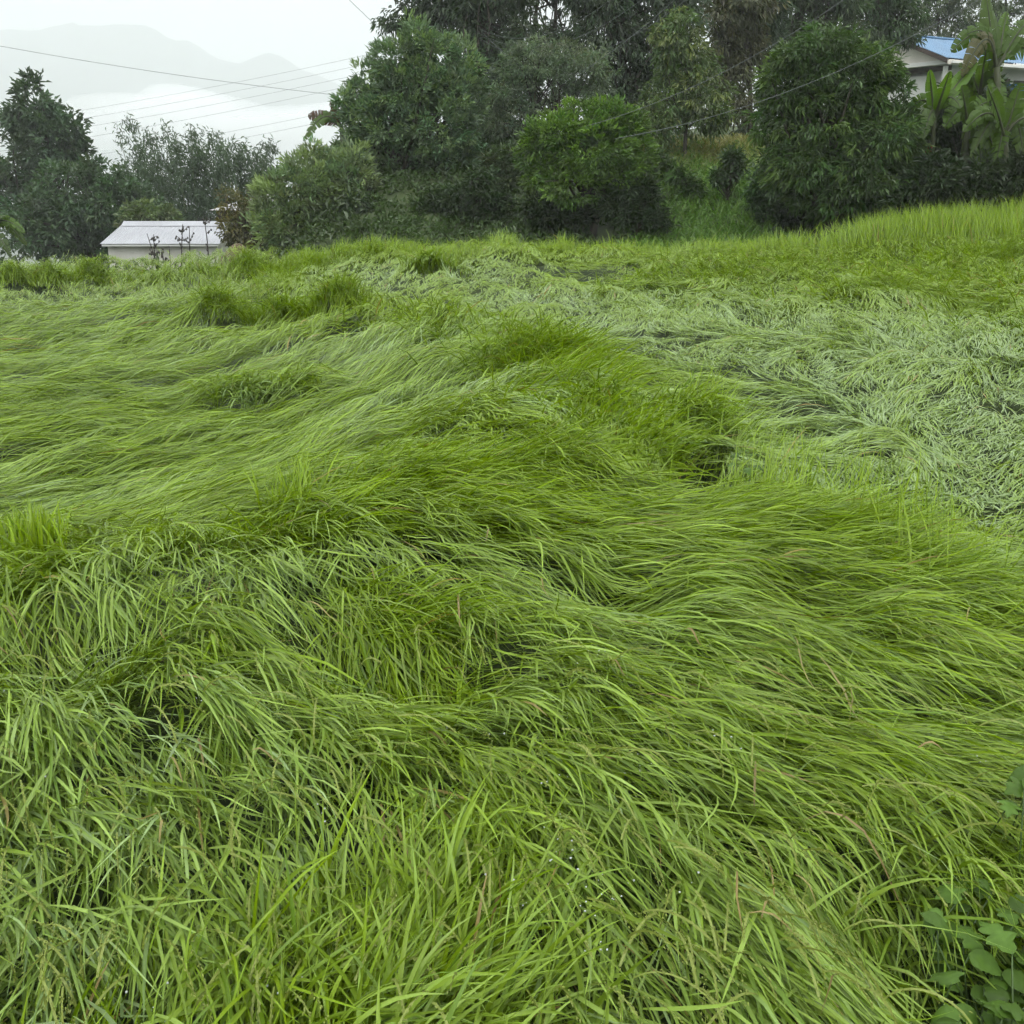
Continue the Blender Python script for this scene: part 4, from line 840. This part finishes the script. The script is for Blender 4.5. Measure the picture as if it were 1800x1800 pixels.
m = MB(); m.box(0.16, Ls - 0.1, 0.22, 2 * dep - 0.22, gs - 0.6, zs + 0.02); m.build("wall", M_STAIN, shed)
part(shed, "fascia", M_WHITE, (0.05, Ls - 0.02, 0.03, 0.06, zs - 0.07, zs - 0.012))
# hut roof showing past the rusty shrub
kp = at(366, 370, 41.0); hut = tag(empty("hut", (kp[0], kp[1], 0), 0.0), "weathered tin hut roof peeping out behind the yellow-brown shrub", "hut")
gk = land(kp[0], kp[1]) - 0.4
sheet(hut, "roof", M_TIN2, (0, 0, kp[2]), (2.6, 0, kp[2] + 0.02), (2.3, 1.6, kp[2] + 0.62), (0.85, 1.6, kp[2] + 0.30), 12, 0.012)
part(hut, "wall", M_WOOD, (0.3, 2.4, 0.2, 1.5, gk, kp[2] - 0.02))
part(hut, "pole", M_WOOD, (0.72, 0.78, -0.02, 0.04, gk, kp[2] + 0.5))
# brown earth heap and low stone edge right of the shed
c = at(420, 437, 27.0); nu, nv_ = 40, 14; TH, RR = np.meshgrid(np.linspace(0, 2 * math.pi, nu, endpoint=False), np.linspace(0, 1, nv_))
ex, ey = 0.95 * RR * np.cos(TH), 0.9 * RR * np.sin(TH); lz = land(c[0] + ex, c[1] + ey)
top = c[2] + 0.12 - lz.min(); ez_ = np.maximum(lz - 0.05, lz.min() + top * (1 - RR ** 1.7) + (vnoise(ex + 9, ey, 0.25, 81) - 0.5) * 0.16)
ez_[-1] = lz[-1] - 0.1
i = np.arange(nu * nv_).reshape(nv_, nu); j = np.roll(i, -1, 1)
tag(obj_np("earth_heap", np.stack([c[0] + ex, c[1] + ey, ez_], -1), np.stack([i[:-1], j[:-1], j[1:], i[1:]], -1).reshape(-1, 4), noisy_mat("brown_earth", (0.075, 0.055, 0.030), (0.13, 0.10, 0.055), 5, 0.95, 0.5), None, None, True),
    "brown earth heap between the shed and silvery bush", "earth heap")

# ---------------------------------------------------------------- dry weed stalks in front of the shed
M_STALK = plain("dry_stalk", (0.045, 0.038, 0.033), 0.8, 0.3, 8)
def weed(label, px0, px1, py1, Y, side, seed):
    r = np.random.default_rng(seed); b = at(px0, 460, Y); b[2] = land(b[0], b[1]); t_ = at(px1, py1, Y)
    root = tag(empty("dry_weed", tuple(b)), label, "weed", "dry weeds before the shed")
    pts = curve_pts(np.zeros(3), t_ - b, 0.03, r, 8); m = MB(); m.tube(pts, np.linspace(0.024, 0.008, 8), 5); m.build("stem", M_STALK, root, True)
    for k in range(side):
        s = r.uniform(0.45, 0.95); q = pts[int(s * 7)]; d3 = r.normal(0, 0.35, 3) * np.array([1, .6, .4]); d3[2] = abs(d3[2]) + 0.2; L = r.uniform(0.08, 0.24)
        m = MB(); e = q + d3 / np.linalg.norm(d3) * L; m.tube([q, (q + e) / 2, e], [0.010, 0.008, 0.006], 4)
        for z_ in np.linspace(0.3, 1, 3):
            w = q + (e - q) * z_ + r.normal(0, 0.012, 3); m.tube([w - [0, 0, 0.03], w, w + [0, 0, 0.035]], [0.006, 0.024, 0.004], 5)
        m.build("seed_twig", M_STALK, root)
Yw = 25.0
for i, a_ in enumerate([("forked dry weed leaning left before the shed wall", 280, 258, 410, 7), ("dry weed with curled twigs beside the forked one", 276, 270, 412, 6), ("short bare dry weed stub below the shed eave", 298, 297, 432, 1),
    ("tall pod-bearing dry weed before the shed's middle", 316, 321, 394, 9), ("thin straight dry weed right of the pod-bearing one", 332, 333, 398, 3), ("tallest dark dry weed near the shed's right end", 364, 358, 380, 5), ("low curled dry weed at the foot of shed wall", 290, 284, 436, 5)]):
    weed(a_[0], a_[1], a_[2], a_[3], Yw + 0.15 * i, a_[4], 500 + i)

# ---------------------------------------------------------------- banana plants
M_BANANA = leaf_mat("banana_leaf", 0.4, 0.45, (1.3, 1.3, 0.2), 0.2)
M_BSTEM = noisy_mat("banana_stem", (0.03, 0.036, 0.016), (0.06, 0.07, 0.03), 5, 0.7, stretch=(1, 1, 0.25))
def banana_leaf(root, b, base, tip, bow, width, col, tear, seed):
    """one arching leaf: midrib from base to tip, bow lifts the middle; the halves torn into strips"""
    r = np.random.default_rng(seed); K = 26; t = np.linspace(0, 1, K)[:, None]
    mid = base + (tip - base) * t + np.array([0, 0, 1.0]) * (np.sin(math.pi * t ** 0.85) * bow)
    T = np.gradient(mid, axis=0); T /= np.linalg.norm(T, axis=1, keepdims=True)
    view = np.array([0, -1.0, 0.55]); S = np.cross(T, view + r.normal(0, 0.25, 3)); S /= np.linalg.norm(S, axis=1, keepdims=True) + 1e-9; N = np.cross(S, T)
    N *= np.sign(N[:, 2:3] + 1e-6)
    w = width * np.clip(np.sin(math.pi * np.clip((t[:, 0] - 0.12) / 0.88, 0, 1) ** 0.75), 0.0, 1) ** 0.55
    w[t[:, 0] <= 0.12] = 0.012
    V, f = [], []
    for sg in (-1, 1):
        k = 3; 
        while k < K - 1:
            n = int(r.integers(1, 3)) if r.random() < tear else int(r.integers(3, 6)); e = min(k + n, K - 1)
            sag = (0.5 if tear > 0.5 else 0.2) * r.uniform(0.2, 1.3); gap = 0.25 if r.random() < tear else 0.0
            sl = r.uniform(0.15, 0.35)
            for q in range(k, e):
                a0, a1 = mid[q], mid[q + 1]
                o0 = a0 + sg * S[q] * w[q] + T[q] * w[q] * sl + N[q] * w[q] * (0.18 - sag); o1 = a1 + sg * S[q + 1] * w[q + 1] + T[q + 1] * w[q + 1] * sl + N[q + 1] * w[q + 1] * (0.18 - sag)
                if gap and q == e - 1: o1 = o1 * (1 - gap) + o0 * gap
                m0 = (a0 + o0) / 2 + N[q] * w[q] * 0.12; m1 = (a1 + o1) / 2 + N[q + 1] * w[q + 1] * 0.12
                n0 = len(V); V += [a0, m0, o0, a1, m1, o1]; f += [(n0, n0 + 1, n0 + 4, n0 + 3), (n0 + 1, n0 + 2, n0 + 5, n0 + 4)]
            k = e
    V = np.array(V) - b; c = np.array(col) * r.uniform(0.85, 1.15)
    lf = obj_np("leaf", V, np.array(f), M_BANANA, root, np.repeat(c[None], len(V), 0) * r.uniform(0.9, 1.1, (len(V), 1)))
    m = MB(); m.tube(mid - b, np.linspace(0.035, 0.006, K), 5); m.build("midrib", M_BSTEM, lf, True)
def banana(label, Y, base_px, crown_px, leaves, seed, stem_r=0.11):
    cr = at(*crown_px, Y); b = at(base_px, 380, Y); b[2] = land(b[0], b[1]) - 0.05
    root = tag(empty("banana_plant", tuple(b)), label, "banana plant", "banana plants")
    r = np.random.default_rng(seed); m = MB(); m.tube(curve_pts(np.zeros(3), cr - b, 0.02, r, 8), np.linspace(stem_r, stem_r * 0.55, 8), 9); m.build("stem", M_BSTEM, root, True)
    for i, (tx, ty, bow, wd, col, tear) in enumerate(leaves):
        dy = r.uniform(-0.7, 0.4); banana_leaf(root, b, cr + np.array([0, 0, -0.05]), at(tx, ty, Y + dy), bow, wd, col, tear if col is BL else min(1, tear + 0.35), seed * 31 + i)
BG = (0.064, 0.116, 0.020); BL = (0.085, 0.165, 0.020); BP = (0.062, 0.098, 0.030); BD = (0.085, 0.085, 0.035); BR = (0.075, 0.042, 0.032)
banana("tall banana plant with upright leaf reaching the picture's top right corner", 21.6, 1760, (1752,118), [(1733,-12,.0,.20,BP,.2),(1812,30,.10,.22,BG,.4),(1700,60,.35,.20,BG,.8),(1672,92,.5,.2,BG,.9),(1830,110,.35,.24,BG,.6),(1690,135,.6,.18,BD,.9),(1770,20,.05,.16,BG,.4)], 601)
banana("banana plant with ragged hanging leaves below the blue shelter", 20.9, 1768, (1766,238), [(1795,145,.02,.22,BG,.2),(1735,150,.05,.18,BG,.3),(1705,205,.28,.20,BG,.6),(1845,190,.2,.2,BG,.5),(1705,285,.55,.16,BP,1.0),(1800,295,.5,.18,BP,1.0),(1692,232,.4,.16,BG,.9),(1840,250,.4,.2,BG,.8),(1748,300,.4,.15,BG,.8)], 602)
banana("young banana plant with bright yellow-green upright leaves", 21.2, 1645, (1643,205), [(1634,122,.0,.13,BL,.0),(1670,125,.03,.15,BL,.0),(1718,108,.10,.16,BL,.1),(1600,190,.25,.14,BG,.5),(1690,190,.3,.15,BG,.5),(1622,245,.3,.14,BP,.6)], 603, 0.07)
banana("banana plant half hidden low in the shrubs, broad drooping leaves", 21.3, 1700, (1702,225), [(1690,150,.05,.2,BG,.3),(1740,180,.2,.2,BG,.5),(1660,225,.35,.2,BG,.6),(1690,300,.6,.16,BP,1.0),(1725,330,.5,.18,BG,.5),(1760,330,.5,.16,BG,.7)], 604, 0.09)
banana("short banana plant whose torn leaves screen the house wall", 22.0, 1725, (1722,165), [(1690,110,.08,.18,BG,.4),(1760,95,.1,.2,BG,.5),(1672,165,.35,.2,BG,.7),(1700,215,.5,.18,BG,.8),(1765,205,.5,.18,BG,.9),(1735,75,.02,.16,BG,.3)], 607, 0.09)
banana("banana plant with a brown dying leaf behind the big hazy tree", 31, 608, (600,222), [(541,204,.12,.20,BR,.9),(533,248,.45,.22,BG,.7),(625,150,.1,.2,BG,.5),(580,180,.1,.14,BR,.9),(560,215,.25,.16,BG,.8)], 605)
banana("banana plant at the left edge, pale leaves bending into view", 29, -25, (-22,420), [(48,432,.55,.16,BP,.9),(45,410,.45,.15,BG,.9),(20,450,.35,.15,BP,.9),(-60,350,.1,.2,BG,.5),(-90,420,.4,.2,BG,.8),(10,380,.25,.15,BG,.6)], 606)
# two red blooms in the shrubs
M_RED = plain("red_petal", (0.16, 0.008, 0.010), 0.6, 0.2, 9)
for lb, fx, fy, s_ in (("red blossom nearer the round dark tree", 1617, 257, 0.12), ("red blossom nearer the young banana", 1634, 254, 0.16)):
    q = at(fx, fy, 21.2); root = tag(empty("red_flower", tuple(q)), lb, "flower", "red blossoms in the dark shrub"); r = np.random.default_rng(int(fx))
    for k in range(6):
        a_ = k * 1.05; m = MB(); e = np.array([math.cos(a_) * s_ * .45, math.sin(a_) * s_ * .3, -s_ * r.uniform(.5, 1.2)])
        m.tube([np.zeros(3), e * 0.5 + [0, 0, 0.03], e], [0.012, 0.035, 0.006], 6); m.build("petal", M_RED, root, True)
    m = MB(); m.tube([np.zeros(3), [0.05, 0.25, 0.15], [0.05, 0.9, 0.1]], 0.008, 5); m.build("stalk", M_STALK, root)

# ---------------------------------------------------------------- overhead wires and the pole they meet on
M_WIRE = plain("wire", (0.09, 0.10, 0.10), 0.5, 0.1, 3)
def wire(label, a, b, sag, rad=0.011):
    p0 = at(a[0], a[1], a[2]); p1 = at(b[0], b[1], b[2]); t = np.linspace(0, 1, 40)[:, None]
    pts = p0 + (p1 - p0) * t; pts[:, 2] -= sag * 4 * (t * (1 - t))[:, 0]
    m = MB(); m.tube(pts - p0, rad, 5); o = m.build("power_line", M_WIRE, None, True); o.location = p0
    tag(o, label, "wire", "overhead wires")
wire("single wire slanting down across the mountain from the left edge", (-160,50,44), (700,178,44), 0.25, 0.008)
for i, (ya, yb, w_) in enumerate([(238,84,"topmost"),(252,100,"second from top"),(268,116,"third from top"),(288,132,"fourth from top"),(318,172,"fifth from top"),(336,186,"lowest")]):
    wire(f"{w_} of six faint wires rising towards the big round tree", (-160, ya, 60), (760, yb - 14, 56), 0.35, 0.0055)
wire("short wire entering the big round tree from the top edge", (590,-24,27), (712,92,27.5), 0.02, 0.0055)
wire("upper sagging wire in the tree gap at top middle", (842,50,35.5), (1100,-22,26), 0.62, 0.0055)
wire("middle sagging wire in the tree gap at top middle", (842,58,35.5), (1140,-10,26), 0.72, 0.0055)
wire("lower sagging wire looping before the feathery tree", (842,66,35.5), (1230,-20,26), 1.05, 0.0055)
wire("steep wire dropping from the pole before the feathery tree", (842,50,35.5), (905,108,33), 0.05, 0.0055)
wire("wire climbing steeply before the broad dark hill tree", (1020,128,24), (1215,-28,24), 0.10, 0.0055)
wire("wire climbing across the weeping and olive trees", (1030,222,20), (1530,-34,20), 0.28, 0.0055)
wire("long wire crossing the round dark tree towards the top right", (1080,244,18), (1790,-42,18), 0.36, 0.0055)
pb = at(845, 390, 35.8); pt = at(843, 44, 35.8); pb[2] = land(pb[0], pb[1]) - 0.1
pole = tag(empty("utility_pole", tuple(pb)), "dark utility pole half lost among trees where sagging wires meet", "utility pole")
m = MB(); m.tube([np.zeros(3), (pt - pb) * 0.5, pt - pb], [0.085, 0.075, 0.065], 8); m.build("shaft", M_STALK, pole, True)
q = pt - pb; part(pole, "cross_arm", M_STALK, (q[0] - 0.35, q[0] + 0.35, q[1] - 0.12, q[1] - 0.07, q[2] - 0.3, q[2] - 0.22))

# ---------------------------------------------------------------- seed heads, dry leaves, drops, weeds near the eye
M_GRAIN = leaf_mat("rice_grain", 0.2, 0.5, (1.2, 1.2, 0.4), 0.4)
r = np.random.default_rng(91); NP_ = 380
pa = r.uniform(-60, 1860, NP_); pb_ = 1060 + 740 * r.random(NP_) ** 0.75; hx = hit(pa, pb_, H); B = hx.copy()
th = np.arctan2(samp(FLY, B[:, 0], B[:, 1]), samp(FLX, B[:, 0], B[:, 1])) + r.normal(0, 0.45, NP_)
L = r.uniform(0.09, 0.16, NP_); K = 9; el = r.uniform(0.2, 1.1, NP_); bend = r.uniform(1.0, 2.3, NP_); C = np.empty((NP_, K, 3)); q = B.copy(); q[:, 2] += 0.035
for k in range(K):
    C[:, k] = q; e_ = el - bend * (k / (K - 1)) ** 1.2
    q = q + np.stack([np.cos(e_) * np.cos(th), np.cos(e_) * np.sin(th), np.sin(e_)], -1) * (L / (K - 1))[:, None]
    q[:, 2] = np.maximum(q[:, 2], samp(H, q[:, 0], q[:, 1]) - 0.01)
pan = Batch(); gcol = np.array((0.215, 0.26, 0.05))
V, f, c_ = ribbon(C, np.full(NP_, 0.0035), r.normal(0, 1, NP_), r.normal(0, 1, NP_), np.full(K, 0.5)); pan.add(V, f, np.repeat(gcol[None] * 0.9, len(V), 0))
NG = 22; s_ = np.linspace(0.12, 1, NG); ii = np.clip((s_ * (K - 1)).astype(int), 0, K - 2); fr = (s_ * (K - 1) - ii)[None, :, None]
gp = C[:, ii] * (1 - fr) + C[:, ii + 1] * fr; gd = C[:, ii + 1] - C[:, ii]; gd /= np.linalg.norm(gd, axis=2, keepdims=True)
gp = (gp + r.normal(0, 0.0020, gp.shape)).reshape(-1, 3); gd = (gd + r.normal(0, 0.28, gd.shape)).reshape(-1, 3); gd /= np.linalg.norm(gd, axis=1, keepdims=True)
sd = np.cross(gd, r.normal(size=gd.shape)); sd /= np.linalg.norm(sd, axis=1, keepdims=True); s2 = np.cross(gd, sd); gl_, gw = 0.0065, 0.0014
Vg = np.stack([gp, gp + gd * gl_ * .45 + sd * gw, gp + gd * gl_ * .45 + s2 * gw, gp + gd * gl_ * .45 - sd * gw, gp + gd * gl_ * .45 - s2 * gw, gp + gd * gl_], 1).reshape(-1, 3)
i6 = np.arange(len(gp))[:, None] * 6
tri = np.concatenate([i6 + np.array(t_) for t_ in ((0, 1, 2), (0, 2, 3), (0, 3, 4), (0, 4, 1), (5, 2, 1), (5, 3, 2), (5, 4, 3), (5, 1, 4))])
cg = np.repeat(gcol[None] * r.uniform(0.75, 1.2, (len(gp), 1)), 6, 0)
pv_, pc = np.concatenate(pan.V + [Vg]), np.concatenate(pan.C + [cg])
o = obj_np("rice_seed_heads", pv_, [np.concatenate(pan.F), tri + pan.n], M_GRAIN, None, pc)
tag(o, "thin yellowish seed heads drooping among the foreground rice leaves", "seed heads", None, "stuff")
# dry straw-coloured leaves lying on the crop
dry = [(1395,1140,.35,.2,1.0),(1440,1180,.4,.5,1.0),(1490,1228,.25,.3,1.0),(1325,1370,.12,-.1,1.5),(1290,1560,.18,.2,2.2),(1310,1640,.12,1,.4),(1335,1650,.08,.4,-1),(1410,1470,.22,1,.25),(1395,1570,.12,.6,1),(1470,1750,.10,-.4,1),(935,1050,.10,1,.3),(905,1040,.06,.8,.2),(950,1040,.05,.6,.6),
       (860,950,.07,.2,1),(700,1890,.1,.2,1),(760,1530,.14,-.1,1),(10,1090,.10,1,.4),(585,1145,.06,1,-.2),(540,1080,.12,1,.3),(650,1020,.06,.2,1),(300,1365,.08,.8,.5),(440,1355,.07,1,.1),(1610,1340,.08,1,.1),(1200,1130,.09,1,.5),(1070,1190,.06,.8,.3),(1700,1090,.1,.3,1),(290,1475,.06,.3,1),(350,1325,.08,.1,1)]
DRYL = ['longest dry orange leaf on the combed rice right of centre, upper one', 'dry orange leaf just below the longest one right of centre', 'dry straw leaf right of the two long orange ones', 'short upright dry leaf beside the small dark hole right of centre', 'tall bent dry stalk in the pale rice at lower right', 'curled foot of the bent dry stalk at lower right', "small tan leaf just right of the bent dry stalk's foot", 'dry tan leaf lying crosswise above the bent dry stalk', 'dry leaf between the bent stalk and the bottom right weeds', 'dry curl near the bottom edge at lower right', 'orange dry leaf near the middle of the crop', 'tiny orange fleck left of the middle orange leaf', 'tiny orange fleck right of the middle orange leaf', 'dry fleck just under the central yellow ridge', 'unused', 'thin dry leaf inside the upright yellow-green foreground tuft', 'dry leaf in the dark pocket at the left edge', 'dry fleck left of the dark trough', 'pale dry leaf on the hump left of centre', 'dry fleck above the dark trough', 'dry fleck in the hanging rice at lower left, upper one', 'dry fleck below the long combed wave left of centre', 'dry leaf near the right edge above the climbing weed', 'dry fleck among straight combed stalks right of centre', 'dry fleck left of the straight combed stalks', 'brownish dry leaf at the foot of the pale right plot', 'dry fleck in the hanging rice at lower left, lower one', 'dry leaf in the hanging rice at lower left, middle one']
for i, (px, py, L, dx, dy) in enumerate(dry):
    if py > 1800: continue
    r = np.random.default_rng(700 + i); b = hit([px], [py], H)[0]; az = world_dir(px, py, dx, dy) ; K = 7; x, y = b[0], b[1]; C = np.empty((1, K, 3))
    for k in range(K):
        C[0, k] = (x, y, samp(H, np.array([x]), np.array([y]))[0] + 0.035 + 0.015 * math.sin(k * 0.9)); az += r.normal(0, 0.09); x += math.cos(az) * L / (K - 1); y += math.sin(az) * L / (K - 1)
    V, f, cc_ = ribbon(C, np.array([0.0055]), np.array([r.normal(0, 0.4)]), np.array([r.normal(0, 0.8)]), prof(K))
    c = np.array((0.23, 0.185, 0.065)) * r.uniform(0.75, 1.15) * np.array([1, r.uniform(0.85, 1.1), 1])
    tag(obj_np("dry_leaf", V, f, M_GRAIN, None, np.repeat(c[None], len(V), 0), True), DRYL[i], "dry leaf", "dry leaves scattered on the crop")

# drops of rain on the nearest leaves
tp = np.concatenate(TOPS); r = np.random.default_rng(95); cl_ = r.choice(len(tp), 90, replace=False)
pts = np.concatenate([tp[k][None] + r.normal(0, 0.02, (int(r.integers(2, 7)), 3)) * np.array([1, 1, 0.1]) for k in cl_]); rd = r.uniform(0.0010, 0.0024, len(pts))
import bmesh
bm = bmesh.new(); bmesh.ops.create_icosphere(bm, subdivisions=1, radius=1.0); bm.verts.ensure_lookup_table()
iv = np.array([v.co[:] for v in bm.verts]); jf = np.array([[v.index for v in f_.verts] for f_ in bm.faces]); bm.free()
V = pts[:, None] + iv[None] * rd[:, None, None] * np.array([1, 1, 0.8]) + np.array([0, 0, 0.004]); f = (jf[None] + (np.arange(len(pts)) * len(iv))[:, None, None]).reshape(-1, 3)
dm, dn_, do_ = new_mat("rain_drop"); p_ = dn_.nodes.new("ShaderNodeBsdfPrincipled"); p_.inputs["Base Color"].default_value = (0.9, 0.95, 0.95, 1); p_.inputs["Roughness"].default_value = 0.05
p_.inputs["Transmission Weight"].default_value = 0.55; p_.inputs["IOR"].default_value = 1.33; dn_.links.new(p_.outputs[0], do_.inputs["Surface"])
tag(obj_np("rain_drops", V.reshape(-1, 3), f, dm, None, None, True), "tiny bright rain drops beaded on the nearest rice leaves", "rain drops", None, "stuff")
# broad-leaved weeds in the dark gap at the lower right
def broad_mesh(seed, lobes):
    r = np.random.default_rng(seed); n = 15; t = np.linspace(0, 1, n); hw = 0.40 * np.sin(math.pi * t ** 0.62) ** 0.8
    tooth = np.where(np.arange(n) % 2 == 0, 1.0, 0.80) if lobes else np.where(np.arange(n) % 2 == 0, 1.0, 0.94)
    if lobes: hw = hw * (1 + 0.35 * np.cos(t * 3 * 2 * math.pi))
    z = 0.10 * np.sin(math.pi * t) - 0.22 * t ** 2
    V, f = [], []
    for i in range(n): V.append((t[i], 0, z[i]))
    for sg in (1, -1):
        b0 = len(V)
        for i in range(n):
            w = max(hw[i], 0) * tooth[i] * r.uniform(0.9, 1.08)
            V.append((t[i] - 0.02 + 0.10 * w, sg * w * 0.55, z[i] + 0.05 * w + r.normal(0, 0.006))); V.append((t[i] - 0.05 + 0.22 * w, sg * w, z[i] - 0.10 * w + r.normal(0, 0.012)))
        for i in range(n - 1):
            a, b = i, i + 1; c0, c1 = b0 + 2 * i, b0 + 2 * i + 2
            q1, q2 = (a, b, c1, c0), (c0, c1, c1 + 1, c0 + 1)
            f += [q1 if sg < 0 else q1[::-1], q2 if sg < 0 else q2[::-1]]
    c = np.array((0.072, 0.135, 0.020)) * r.uniform(0.65, 1.25)
    return mesh_np("leaf", np.array(V), np.array(f), M_BROAD, np.repeat(c[None], len(V), 0) * r.uniform(0.92, 1.08, (len(V), 1)), True)
BM = [broad_mesh(801 + k, k % 2 == 0) for k in range(8)]
M_GSTEM = plain('green_stalk', (0.05, 0.09, 0.02), 0.5, 0.2, 30)
def weed_plant(label, base_px, leaves, seed, drop):
    r = np.random.default_rng(seed); b = hit([base_px[0]], [base_px[1]])[0]; b[2] = land(b[0], b[1]) - 0.25
    root = tag(empty("broadleaf_weed", tuple(b)), label, "weed")
    for (px, py, size, az, dz) in leaves:
        q = hit([px], [py])[0]; dd = ray(px, py); zt = q[2] - drop + dz; p = dd * ((zt - EZ) / dd[2]); p[2] += EZ
        lf = link(bpy.data.objects.new("leaf", BM[r.integers(8)]), root); th = math.radians(az)
        pb2 = p - np.array([math.cos(th), math.sin(th), 0]) * size * 0.5
        lf.location = pb2 - b; lf.rotation_euler = (r.normal(0, 0.25), r.normal(0.12, 0.25), th); lf.scale = (size,) * 3
        m = MB(); m.tube(curve_pts((pb2 - b) * np.array([0.25, 0.25, 0]), pb2 - b, 0.08, r, 6), np.linspace(0.0028, 0.0015, 6), 5); m.build("stalk", M_GSTEM, root, True)
rw = np.random.default_rng(820)
def strew(x0, x1, y0, y1, n): return [(rw.uniform(x0, x1), rw.uniform(y0, y1), rw.uniform(.04, .075), rw.uniform(0, 360), rw.uniform(-.13, .05)) for _ in range(n)]
weed_plant("lobed dark green weed in the gap at the bottom right corner", (1720,1660), strew(1640, 1840, 1545, 1680, 44), 811, 0.06)
weed_plant("round-leaved weed filling the very bottom right corner", (1770,1780), strew(1650, 1850, 1680, 1815, 44), 812, 0.06)
weed_plant("small climbing weed with heart-shaped leaf at the right edge", (1810,1400), [(1800,1352,.07,170,.06),(1788,1385,.06,200,.03),(1830,1380,.07,10,.05),(1775,1420,.05,-120,.0)], 813, -0.04)
weed_plant("grey-leaved herb sticking out of the bund right of the dark hole", (1310,820), [(1290,800,.06,120,.02),(1325,800,.06,40,.03),(1310,790,.05,80,.05),(1335,820,.055,-20,.0),(1285,815,.05,190,.0),(1315,825,.06,-80,-.02)], 814, -0.06)
# ---------------------------------------------------------------- the misty air
hm, hn, ho = new_mat("haze"); pv = hn.nodes.new("ShaderNodeVolumePrincipled")
pv.inputs["Color"].default_value = (0.84, 0.865, 0.875, 1); pv.inputs["Density"].default_value = 0.00072; pv.inputs["Anisotropy"].default_value = 0.0
hn.links.new(pv.outputs[0], ho.inputs["Volume"])
hb = MB(); hb.box(-4900, 4900, -260, 4900, -130, 575); hz = hb.build("haze", hm)
tag(hz, "thin rainy mist hanging over the field and the valley", "haze", None, "stuff")
